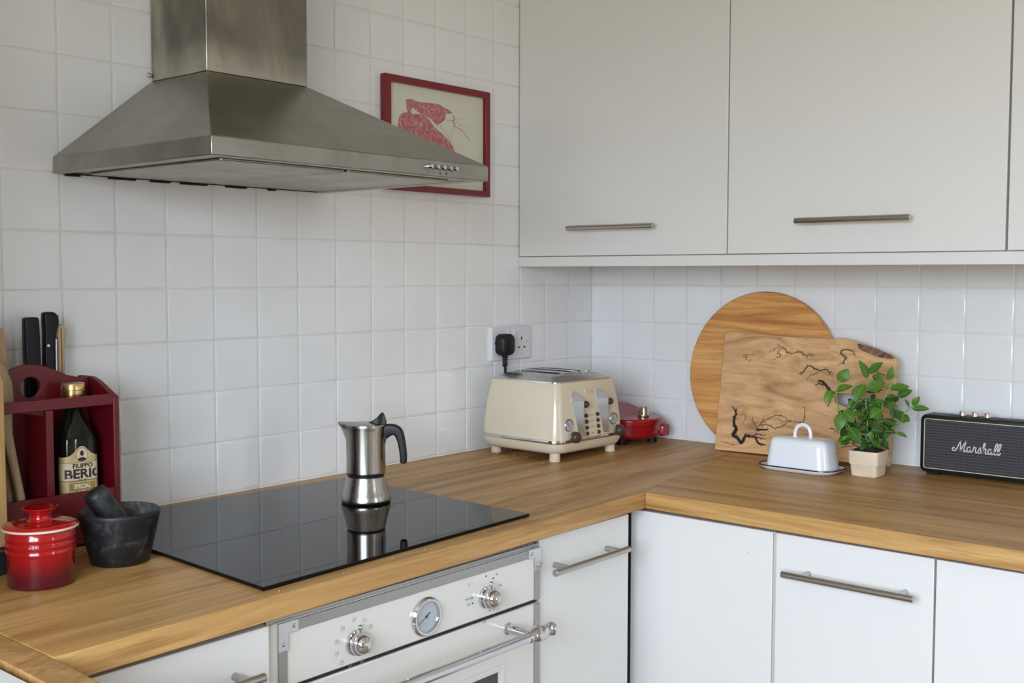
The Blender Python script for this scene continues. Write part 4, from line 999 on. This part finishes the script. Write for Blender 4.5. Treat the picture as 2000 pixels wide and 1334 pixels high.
for k in range(92):
    px, py = rnd.uniform(360, 800), rnd.uniform(470, 900)
    if py > 830: px = 440 + (px-360)*.55
    a = rnd.uniform(0, 2*PI); L_ = rnd.uniform(85, 150); dp = rnd.uniform(-.026, .040)
    A = leafpt(px, py, dp); B_ = leafpt(px + L_*math.cos(a), py + abs(L_*math.sin(a))*rnd.choice((1, 1, -.6)), dp + rnd.uniform(-.012, .012))
    if B_.z < .058: B_.z = .058
    A.z = max(A.z, .06)
    leaf(lb, A, B_, rnd.uniform(.48, .72)*L_/4.942/919, (toc + Vector((rnd.uniform(-.6, .6), rnd.uniform(-.6, .6), rnd.uniform(-.3, .5)))).normalized(), .2, True, 1 if rnd.random() < .55 else 0, vb if rnd.random() < .5 else None)
for k in range(34):
    px, py = rnd.uniform(330, 760), rnd.uniform(640, 900); a = rnd.uniform(0, 2*PI); L_ = rnd.uniform(80, 125); dp = rnd.uniform(-.022, .030)
    A = leafpt(px, py, dp); B_ = leafpt(px + L_*math.cos(a), min(920, py + L_*math.sin(a)), dp + rnd.uniform(-.012, .012))
    leaf(lb, A, B_, rnd.uniform(.55, .78)*L_/4.942/919, (toc + Vector((rnd.uniform(-.4, .4), rnd.uniform(-.4, .4), rnd.uniform(-.2, .5)))).normalized(), .2, True, 1 if rnd.random() < .6 else 0, vb)
fo = lb.build('foliage', [M['leaf'], M['leaf_dark']], pm, 60, merge=False); vb.build('leaf_veins', M['vein'], fo, 0, merge=False)
STEMS = [([(243, 305), (225, 430), (265, 590), (400, 800), (520, 960)], -.005, .0016), ([(545, 275), (530, 480), (545, 700), (545, 960)], .008, .0017), ([(762, 300), (745, 360), (690, 480), (660, 660), (600, 960)], .0, .0021),
 ([(1000, 520), (960, 555), (900, 605), (790, 780), (640, 960)], .0, .0011), ([(842, 690), (800, 760), (740, 840), (630, 960)], -.01, .0014), ([(870, 440), (820, 480), (740, 700), (600, 960)], .015, .0011),
 ([(300, 620), (320, 740), (430, 860), (530, 960)], -.015, .0012), ([(480, 420), (500, 600), (530, 800), (555, 960)], .02, .0013), ([(800, 790), (720, 880), (610, 960)], -.01, .0009), ([(185, 385), (235, 400)], -.003, .0008)]
for pts, dp, r in STEMS:
    n = len(pts); b = MB(); b.tube([leafpt(x, y, dp*(1 - .8*i/(n-1)) if y > 500 else dp) for i, (x, y) in enumerate(pts)], [r*.8, r*1.2], 8, 5); b.build('stem', M['stem'], pm, 60)

# ================================================================ speaker
SP = (-0.068, -1.0825, WT)
sp_ = empty('speaker', 'black portable speaker with white script lettering, beside the mint', 'speaker', SP)
W2, D2, HT = .2600, .0460, .1310
b = MB(); z0 = .006
def sr(x, grow=0): return [(x, y, z) for y, z in rect2(W2 + grow, HT - z0 + grow, .012, 5, 0, (HT + z0)/2)]
b.loft([sr(-.0200), sr(-.0240, -.001), sr(-.0255, -.005)][::-1] + [sr(.020), sr(.022, -.004)]); b.build('cabinet_shell', M['tolex'], sp_, 40)
b = MB(); b.loft([[(x, y, z) for y, z in rect2(W2-.0215, HT-z0-.0215, .004, 3, 0, (HT+z0)/2)] for x in (-.0225, -.0262)]); gr = b.build('grille', M['grille'], sp_, 40)
b = MB(); b.plate(rect2(W2-.0170, HT-z0-.0170, .005, 3, 0, (HT+z0)/2), [rect2(W2-.0200, HT-z0-.0200, .004, 3, 0, (HT+z0)/2)], lambda u, v_, t: (t, u, v_), -.0225, -.0272); b.build('piping', M['piping'], sp_, 30)
for k in range(3):
    yk = .0490 - k*.0255
    b = MB(); b.lathe([(.0060, HT-.001), (.0060, HT+.0090), (.0053, HT+.0100)], (-.004, yk, 0), seg=24); b.build('control_knob', M['rose'], sp_, 40)
b = MB(); b.loft([[(x, y, z) for x, y in rect2(.020, .170, .004, 3, -.002, -.01)] for z in (HT - .0005, HT + .0008)]); b.build('top_panel', M['black_plastic'], sp_, 30)
for y in (-.105, .105): MB().box((-.017, y-.012, 0), (.017, y+.012, z0+.001)).build('foot', M['black_plastic'], sp_, 0)
# script lettering drawn as strokes; u to the right (-y), v up, unit = cap height
S = [[(-.02, .20), (-.06, .32), (-.20, .32), (-.26, .18), (-.16, .04), (.02, .06), (.18, .28), (.36, .72), (.52, 1.02)], [(.52, 1.02), (.50, .70), (.50, .30), (.48, .04)], [(.48, .04), (.64, .38), (.84, .78), (1.02, 1.02)], [(1.02, 1.02), (.94, .70), (.84, .34), (.82, .08), (.92, .02), (1.06, .16)],
 [(1.42, .44), (1.30, .52), (1.14, .40), (1.10, .16), (1.20, .02), (1.34, .12), (1.46, .46)], [(1.46, .46), (1.42, .16), (1.50, .02), (1.64, .18)], [(1.64, .18), (1.72, .46), (1.74, .60), (1.80, .50), (1.92, .50), (1.90, .36), (1.88, .14), (1.96, .02), (2.08, .12)],
 [(2.08, .12), (2.24, .42), (2.30, .58), (2.34, .40), (2.36, .16), (2.24, .00), (2.12, .08)], [(2.34, .06), (2.50, .26), (2.70, .72), (2.76, .96), (2.66, .98), (2.58, .60), (2.50, .02)], [(2.50, .04), (2.62, .36), (2.78, .50), (2.84, .38), (2.78, .12), (2.86, .00), (3.00, .14)],
 [(3.32, .42), (3.20, .50), (3.06, .38), (3.02, .14), (3.12, .00), (3.24, .10), (3.36, .44)], [(3.36, .44), (3.32, .14), (3.40, .00), (3.52, .12)], [(3.52, .12), (3.74, .48), (3.88, .92), (3.84, 1.06), (3.72, .92), (3.62, .50), (3.60, .12), (3.70, .00), (3.84, .14)],
 [(3.84, .14), (4.04, .48), (4.18, .92), (4.14, 1.06), (4.02, .92), (3.92, .50), (3.90, .12), (4.00, .00), (4.16, .22)]]
b = MB(); K = .0222
for st_ in S:
    b.ribbon([((p[0] - 1.98)*K*1.0, (p[1] - .5)*K) for p in st_], .0021, lambda u, v_, t: (-.0264 - t, -.0010 + .0120 - u, .0690 + v_), 0, False, 5, .0014)
b.build('script_lettering', M['logo_white'], gr, 0, merge=False)

# ================================================================ red caddy
CL = (-1.648, -0.110, WT)
cd = empty('utensil_caddy', 'dark red wooden caddy with a curved back and round hand hole, beside the hob', 'utensil caddy', CL)
cx0_, cx1_ = -.1085, .1085      # local x; local y: front -.080, back +.085
def sidep():   # profile in (y, z)
    return [(-.080, 0), (.090, 0), (.090, .229), (.030, .262), (-.010, .262), (-.030, .256), (-.080, .234)]
for x0_, x1_ in ((cx0_, cx0_+.010), (cx1_-.010, cx1_)):
    MB().prism(sidep(), 0, x0_, x1_).build('side_panel', M['red_paint'], cd, 30, bevel=.0015)
MB().box((cx0_+.0105, -.078, .006), (cx1_-.0105, .082, .012)).build('bottom_panel', M['red_paint'], cd, 0)
MB().box((cx0_+.0103, -.0795, .0062 + .006), (cx1_-.0103, -.0715, .0880)).build('front_panel', M['red_paint'], cd, 0, bevel=.001)
MB().box((cx0_+.0103, -.0795, .2215), (cx1_-.0103, -.0715, .2385)).build('front_rail', M['red_paint'], cd, 0, bevel=.001)
MB().box((-.0075 - .006, -.0795, .0885), (-.0075 + .006, -.0715, .2212)).build('front_divider', M['red_paint'], cd, 0, bevel=.001)
MB().box((-.0075 - .003, -.0712, .0125), (-.0075 + .003, -.0050, .2100)).build('inner_divider', M['red_paint'], cd, 0)
MB().box((cx0_+.0103, .080, .0125), (cx1_-.0103, .088, .200)).build('back_panel', M['red_paint'], cd, 0, bevel=.001)
half = [(.0983, .0125), (.0983, .2610), (.080, .2625), (.062, .2670), (.045, .2750), (.028, .2830), (.012, .2870), (0, .2880)]
pol = [(x, z) for x, z in half] + [(-x, z) for x, z in half[::-1][1:]]
hole = [(.0005 + .0165*math.cos(k*PI/10)*1.0, .2510 + .0165*math.sin(k*PI/10)) for k in range(20)]
b = MB(); b.plate(pol, [hole], lambda u, v_, t: (u, t, v_), -.0045, .0045); b.build('carry_panel', M['red_paint'], cd, 30, bevel=.0012)

# ================================================================ olive oil bottle
OB = (-1.5955, -0.1480, WT + .0125)
ang = math.radians(-6)
ob = empty('oil_bottle', 'dark green olive oil bottle with gold label and cap, in the red caddy', 'bottle', OB, ang)
b = MB(); bw = .0298
def sq(r, z, k):   # k: 0 circle, 1 rounded square
    out = []
    for i in range(40):
        a = 2*PI*i/40; c_, s_ = math.cos(a), math.sin(a); e = 2 + 2.2*k
        rr_ = r/((abs(c_)**e + abs(s_)**e)**(1/e)); out.append((rr_*c_, rr_*s_, z))
    return out
b.loft([sq(.027, 0, .8), sq(bw, .003, 1), sq(bw, .010, 1), sq(bw, .150, 1), sq(.0290, .158, .9), sq(.0255, .170, .6), sq(.0195, .184, .2), sq(.0145, .197, 0), sq(.0125, .212, 0), sq(.0125, .2210, 0)])
btl = b.build('glass_body', M['bottle'], ob, 50)
b = MB(); b.lathe([(.0160, .2190), (.0182, .2200), (.0182, .2240), (.0168, .2250), (.0185, .2256), (.0185, .2330), (.0177, .2338), (.0185, .2345), (.0185, .2430), (.0175, .2445)], seg=32); b.build('cap', M['gold'], ob, 40)
# label wraps the front (local -y) following the bottle section
per = []; N = 400
for i in range(N+1):
    a = -PI/2 + (i/N - .5)*PI*1.35; c_, s_ = math.cos(a), math.sin(a); e = 4.2
    r = (bw + .0003)/((abs(c_)**e + abs(s_)**e)**(1/e)); per.append(Vector((r*c_, r*s_, 0)))
cum = [0]
for p, q in zip(per, per[1:]): cum.append(cum[-1] + (q-p).length)
cum = [c_ - cum[N//2] for c_ in cum]
def wrap(u, v_, t=0.0):
    u = max(min(u, cum[-1]-1e-5), cum[0]+1e-5)
    lo_, hi_ = 0, N
    while hi_ - lo_ > 1:
        m_ = (lo_+hi_)//2
        if cum[m_] <= u: lo_ = m_
        else: hi_ = m_
    f_ = (u - cum[lo_])/(cum[hi_]-cum[lo_]); p = per[lo_].lerp(per[hi_], f_); d = (per[hi_]-per[lo_]).normalized(); nn = Vector((d.y, -d.x, 0))
    p = p + nn*(t + .0002); return (p.x, p.y, v_)
def lab_top(u): return .1300 + .0165*math.exp(-(u/.0135)**2) + .002*math.exp(-((abs(u)-.03)/.006)**2)*0
b = MB(); NU = 48; us = [-.040 + .080*i/NU for i in range(NU+1)]
b.loft([[wrap(u, z if z is not None else lab_top(u), 0) for u in us] for z in (.030, .060, .090, .122, None)], False, False, False)
lb_ = b.build('label', M['label'], ob, 50)
b = MB(); b.loft([[wrap(u, z, .0002) for u in us] for z in (.0925, .1200)], False, False, False); b.build('pale_band', M['label_pale'], lb_, 50)
b = MB(); us2 = [-.020 + .040*i/24 for i in range(25)]; b.loft([[wrap(u, z, .0002) for u in us2] for z in (.036, .0885)], False, False, False); b.build('gold_panel', M['label_gold'], lb_, 50)
b = MB()
for z in (.0918, .0910, .1206): b.loft([[wrap(u, zz, .0004) for u in us] for zz in (z, z + .0004)], False, False, False)
b.build('ruled_line', M['label_ink'], lb_, 0)
b = MB(); b.face([b.v(wrap(.0098*math.cos(k*PI/12), .1325 + .0118*math.sin(k*PI/12), .0005)) for k in range(24)]); b.build('medallion', M['label_pale'], lb_, 0)
b = MB(); fnq = lambda u, v_, t: wrap(u, v_, .0007 + t)
for cx_, cz_, rx_, rz_ in ((0, .1350, .0030, .0042), (0, .1255, .0064, .0032)): b.face([b.v(fnq(cx_ + rx_*math.cos(k*PI/10), cz_ + rz_*math.sin(k*PI/10), 0)) for k in range(20)])
b.ribbon([(.0092*math.cos(k*PI/12), .1325 + .0111*math.sin(k*PI/12)) for k in range(25)], .0005, fnq, 0, False)
b.build('medallion_bust', M['label_ink'], lb_, 0)
def wl(cu_, cv_): return lambda c_: Vector(wrap(cu_ + c_.x, cv_ + c_.y, .0007))
lettering('FILIPPO', .0098, None, lb_, M['label_ink'], 0, .0003, wl(.001, .1150), sx=1.0)
lettering('BERIO', .0200, None, lb_, M['label_ink'], 0, .0006, wl(.003, .1020), sx=1.12)
lettering('SINCE 1867', .0030, None, lb_, M['label_ink'], 0, 0, wl(0, .0930))
lettering('SPECIAL', .0095, None, lb_, M['label_white'], 0, .0003, wl(0, .0825), sx=.8)
lettering('SELECTION', .0105, None, lb_, M['label_white'], 0, .0003, wl(0, .0715), sx=.72)
lettering('EXTRA VIRGIN', .0068, None, lb_, M['label_white'], 0, .0001, wl(0, .0620), sx=.75)

# ================================================================ knives in the rear of the caddy
def blade(parent, pts, w0, thick, m):
    b = MB(); b.tube(pts, [w0, w0*.9], 8, 0, thick/w0); return b.build('blade', m, parent, 30)
zr = WT + .0130
kn = empty('knife', 'straight dark navy-black knife handle, leftmost of the three standing in the caddy', 'knife', (-1.618, -0.062, zr), 0, 'knives standing in the red caddy')
b = MB(); b.loft([[(x, y, z) for x, y in rect2(w_, .016, .005, 4, ox_, 0)] for z, w_, ox_ in ((.140, .0255, .002), (.170, .0260, .001), (.300, .0262, -.0010), (.340, .0250, -.0015), (.3455, .0235, -.0015), (.3470, .0170, -.0015))]); b.build('handle', M['nylon'], kn, 40)
b = MB(); b.loft([[(x, y, z) for x, y in rect2(w_, .0022, 0, 1, ox_, 0)] for z, w_, ox_ in ((.001, .006, .008), (.040, .022, .002), (.145, .024, .002))]); b.build('blade', M['rivet_metal'], kn, 0)
kn = empty('knife', 'black riveted knife handle with a hooked end, middle of the three in the caddy', 'knife', (-1.5905, -0.060, zr), 0, 'knives standing in the red caddy')
b = MB(); prof_ = [(.140, .0230, .000), (.180, .0225, .000), (.230, .0215, .001), (.290, .0195, .0015), (.320, .0215, .0030), (.338, .0270, .0050), (.348, .0260, .0045), (.3535, .0200, .0020), (.3550, .0120, .0010)]
b.loft([[(x, y, z) for x, y in rect2(w_, .017, .006, 4, ox_, 0)] for z, w_, ox_ in prof_]); kh = b.build('handle', M['nylon'], kn, 50)
b = MB(); b.loft([[(x, y, z) for x, y in rect2(.0022, .0182, 0, 1, .0085 + (z-.14)*.01, 0)] for z in (.142, .200, .260, .310)]); b.build('tang', M['rivet_metal'], kh, 0)
for z in (.165, .225, .300):
    b = MB(); b.lathe([(.0024, -.0086), (.0024, -.0092), (.0010, -.0094)], (-.003, 0, z), 1, 12); b.build('rivet', M['rivet_metal'], kh)
b = MB(); b.loft([[(x, y, z) for x, y in rect2(w_, .0022, 0, 1, ox_, 0)] for z, w_, ox_ in ((.001, .006, .006), (.040, .020, .000), (.145, .022, .000))]); b.build('blade', M['rivet_metal'], kn, 0)
kn = empty('knife', 'pale tan knife handle, rightmost of the three standing in the caddy', 'knife', (-1.5655, -0.050, zr), 0, 'knives standing in the red caddy')
b = MB(); b.loft([[(x, y, z) for x, y in rect2(w_, .015, .006, 4, ox_, 0)] for z, w_, ox_ in ((.140, .0135, -.001), (.200, .0130, -.001), (.270, .0140, -.0005), (.300, .0150, 0), (.316, .0200, .001), (.326, .0200, .001), (.332, .0150, 0), (.3340, .0080, 0))]); kh = b.build('handle', M['horn'], kn, 50)
b = MB(); b.loft([[(x, y, z) for x, y in rect2(.0018, .0160, 0, 1, 0, 0)] for z in (.142, .200, .260, .328)]); b.build('tang', M['scorch'], kh, 0)
b = MB(); b.loft([[(x, y, z) for x, y in rect2(w_, .0020, 0, 1, -.001, 0)] for z, w_ in ((.001, .004), (.040, .011), (.145, .012))]); b.build('blade', M['rivet_metal'], kn, 0)

# ================================================================ wooden spoons and spatula (left compartment)
def spoon(label, foot, head, hr, m, flat=False, name='wooden_spoon', cat='spoon', wmul=1.0):
    f_, h_ = Vector(foot), Vector(head)
    e = empty(name, label, cat, foot, 0, 'wooden spoons in the red caddy' if cat == 'spoon' else None); d = (h_ - f_); L_ = d.length; d.normalize()
    sd = Vector((1, 0, 0)) - d*d.x; sd.normalize(); nn = d.cross(sd)
    b = MB(); rings = []
    K_ = [(0, .0050, .0050), (.04, .0065, .0060), (.45, .0070, .0055), (.60, .0080, .0050), (.68, .0130*wmul, .0050), (.76, .0200*wmul, .0055), (.86, .0235*wmul, .0055), (.95, .0190*wmul, .0045), (1.0, .0070*wmul, .0030)] if not flat else \
         [(0, .0055, .0045), (.05, .0075, .0050), (.50, .0085, .0045), (.64, .0130, .0040), (.78, .0225, .0035), (.94, .0290, .0028), (1.0, .0295, .0020)]
    for t, a_, c_ in K_:
        rings.append([d*L_*t + sd*a_*math.cos(2*PI*j/20) + nn*c_*math.sin(2*PI*j/20) for j in range(20)])
    b.loft(rings); b.build('shaft_and_head', m, e, 60); return e
spoon('pale wooden spoon with an oval bowl, left in the red caddy', (-1.6795, -0.168, zr), (-1.7280, -0.158, zr + .2900), .03, M['pale_wood'])
spoon('pale second wooden spoon, its shaft just behind the first in the caddy', (-1.6990, -0.152, zr), (-1.7100, -0.145, zr + .240), .03, M['pale_wood'], wmul=.7)
spoon('tan flat wooden spatula with a square end, tallest tool at the left of the caddy', (-1.6660, -0.127, zr), (-1.7220, -0.126, zr + .3300), .03, M['spatula_wood'], True, 'wooden_spatula', 'spatula')

# ================================================================ yellow board on a black slate at the far left
o = MB(off((-1.79, -0.225, WT))).loft([[(x, y, WT) for x, y in rect2(.105, .060, .006, 3, -1.8100, -0.2280)], [(x, y, WT + .034) for x, y in rect2(.105, .060, .006, 3, -1.8100, -0.2280)]]).build('slate_block', M['slate'], None, 35, bevel=.001)
o.location = (-1.79, -0.225, WT); tag(o, 'low black block on the worktop at the left edge, behind the red jar', 'block')
b = MB(); b.loft([[(x + dx, y, z) for x, y in rect2(.090, .016, .004, 3, -1.800, -0.222)] for z, dx in ((WT + .0345, .0135), (WT + .150, .0130), (WT + .275, .0125), (WT + .285, .0085))])
o = b.build('upright_board', M['yellow_wood'], None, 40); tag(o, 'upright yellow wooden board cut off by the left edge of the photo', 'board')

# ================================================================ mortar and pestle
MR = (-1.6130, -0.3120, WT)
mt = empty('mortar', 'rough black granite mortar between the red jar and the hob', 'mortar', MR)
b = MB(); b.lathe([(.040, 0), (.0425, .002), (.0500, .035), (.0570, .066), (.0590, .074), (.0585, .0775), (.0565, .0790), (.0525, .0785)], seg=64, cap=False); 
b.loft([[(.040*math.cos(2*PI*i/64), .040*math.sin(2*PI*i/64), 0) for i in range(64)], [(.001*math.cos(2*PI*i/64), .001*math.sin(2*PI*i/64), 0) for i in range(64)]])
bo = b.build('bowl', M['stone'], mt, 50)
b = MB(); b.lathe([(.0525, .0785), (.0505, .074), (.0470, .055), (.0400, .032), (.0250, .018), (.001, .015)], seg=64, cap=False); b.build('bowl_inside', M['stone_in'], bo, 60)
p0 = Vector((-1.6130 + .012, -0.3120 - .008, WT + .030)); p1 = Vector((-1.6500, -0.3030, WT + .1120))
pe = empty('pestle', 'black granite pestle leaning left out of the mortar', 'pestle', tuple(p0))
b = MB(); d = p1 - p0; b.tube([d*0, d*.04, d*.16, d*.30, d*.60, d*.90, d*.97, d*1.0], [.008, .0160, .0185, .0180, .0178, .0185, .0165, .0090], 28)
b.build('grip', M['stone'], pe, 60)

# ================================================================ red stoneware jar
JL = (-1.7470, -0.3370, WT)
jr = empty('stoneware_jar', 'glossy cherry red lidded stoneware jar at the left edge of the worktop', 'jar', JL)
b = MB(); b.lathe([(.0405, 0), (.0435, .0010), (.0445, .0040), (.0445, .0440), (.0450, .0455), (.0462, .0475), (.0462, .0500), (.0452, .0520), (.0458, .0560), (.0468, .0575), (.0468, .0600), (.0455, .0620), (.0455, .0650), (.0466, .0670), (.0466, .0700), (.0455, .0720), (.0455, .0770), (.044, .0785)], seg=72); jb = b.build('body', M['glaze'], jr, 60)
b = MB(); b.lathe([(.0475, .0785), (.0500, .0795), (.0502, .0812), (.0495, .0825)], seg=72); b.build('rim', M['stoneware_rim'], jr, 50)
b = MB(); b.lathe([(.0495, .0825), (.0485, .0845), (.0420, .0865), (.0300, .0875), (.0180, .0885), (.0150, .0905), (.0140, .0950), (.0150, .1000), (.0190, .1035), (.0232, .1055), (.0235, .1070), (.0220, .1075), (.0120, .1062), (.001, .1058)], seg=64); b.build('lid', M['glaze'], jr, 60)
def jw(c_):
    a = math.radians(-127) + c_.x/.0460; r = .0458 + c_.z*.6 + .0004
    return Vector((r*math.cos(a), r*math.sin(a), .0600 - .0015 + c_.y + .001))
lettering('LE CREUSET', .0085, None, jb, M['glaze'], .0016, .0001, warp=jw, sx=.9)

# ================================================================ bread crumbs
rnd = random.Random(21); b = MB()
for k in range(34):
    if k < 24: x, y = rnd.uniform(-.56, -.40), rnd.uniform(-.26, -.03)
    else: t = rnd.random(); x, y = -1.60 + .62*t, -.622 + .02*t + rnd.uniform(-.004, .008)
    r = rnd.uniform(.0006, .0013); b.sphere((x + .48, y + .12, r*.7), r, 6, 4, (1, rnd.uniform(.7, 1.2), .8))
o = b.build('bread_crumbs', M['horn'], None, 0, merge=False); o.location = (-.48, -.12, WT)
tag(o, 'tiny pale crumbs scattered on the worktop around the toaster and hob edge', 'crumbs'); o['kind'] = 'stuff'
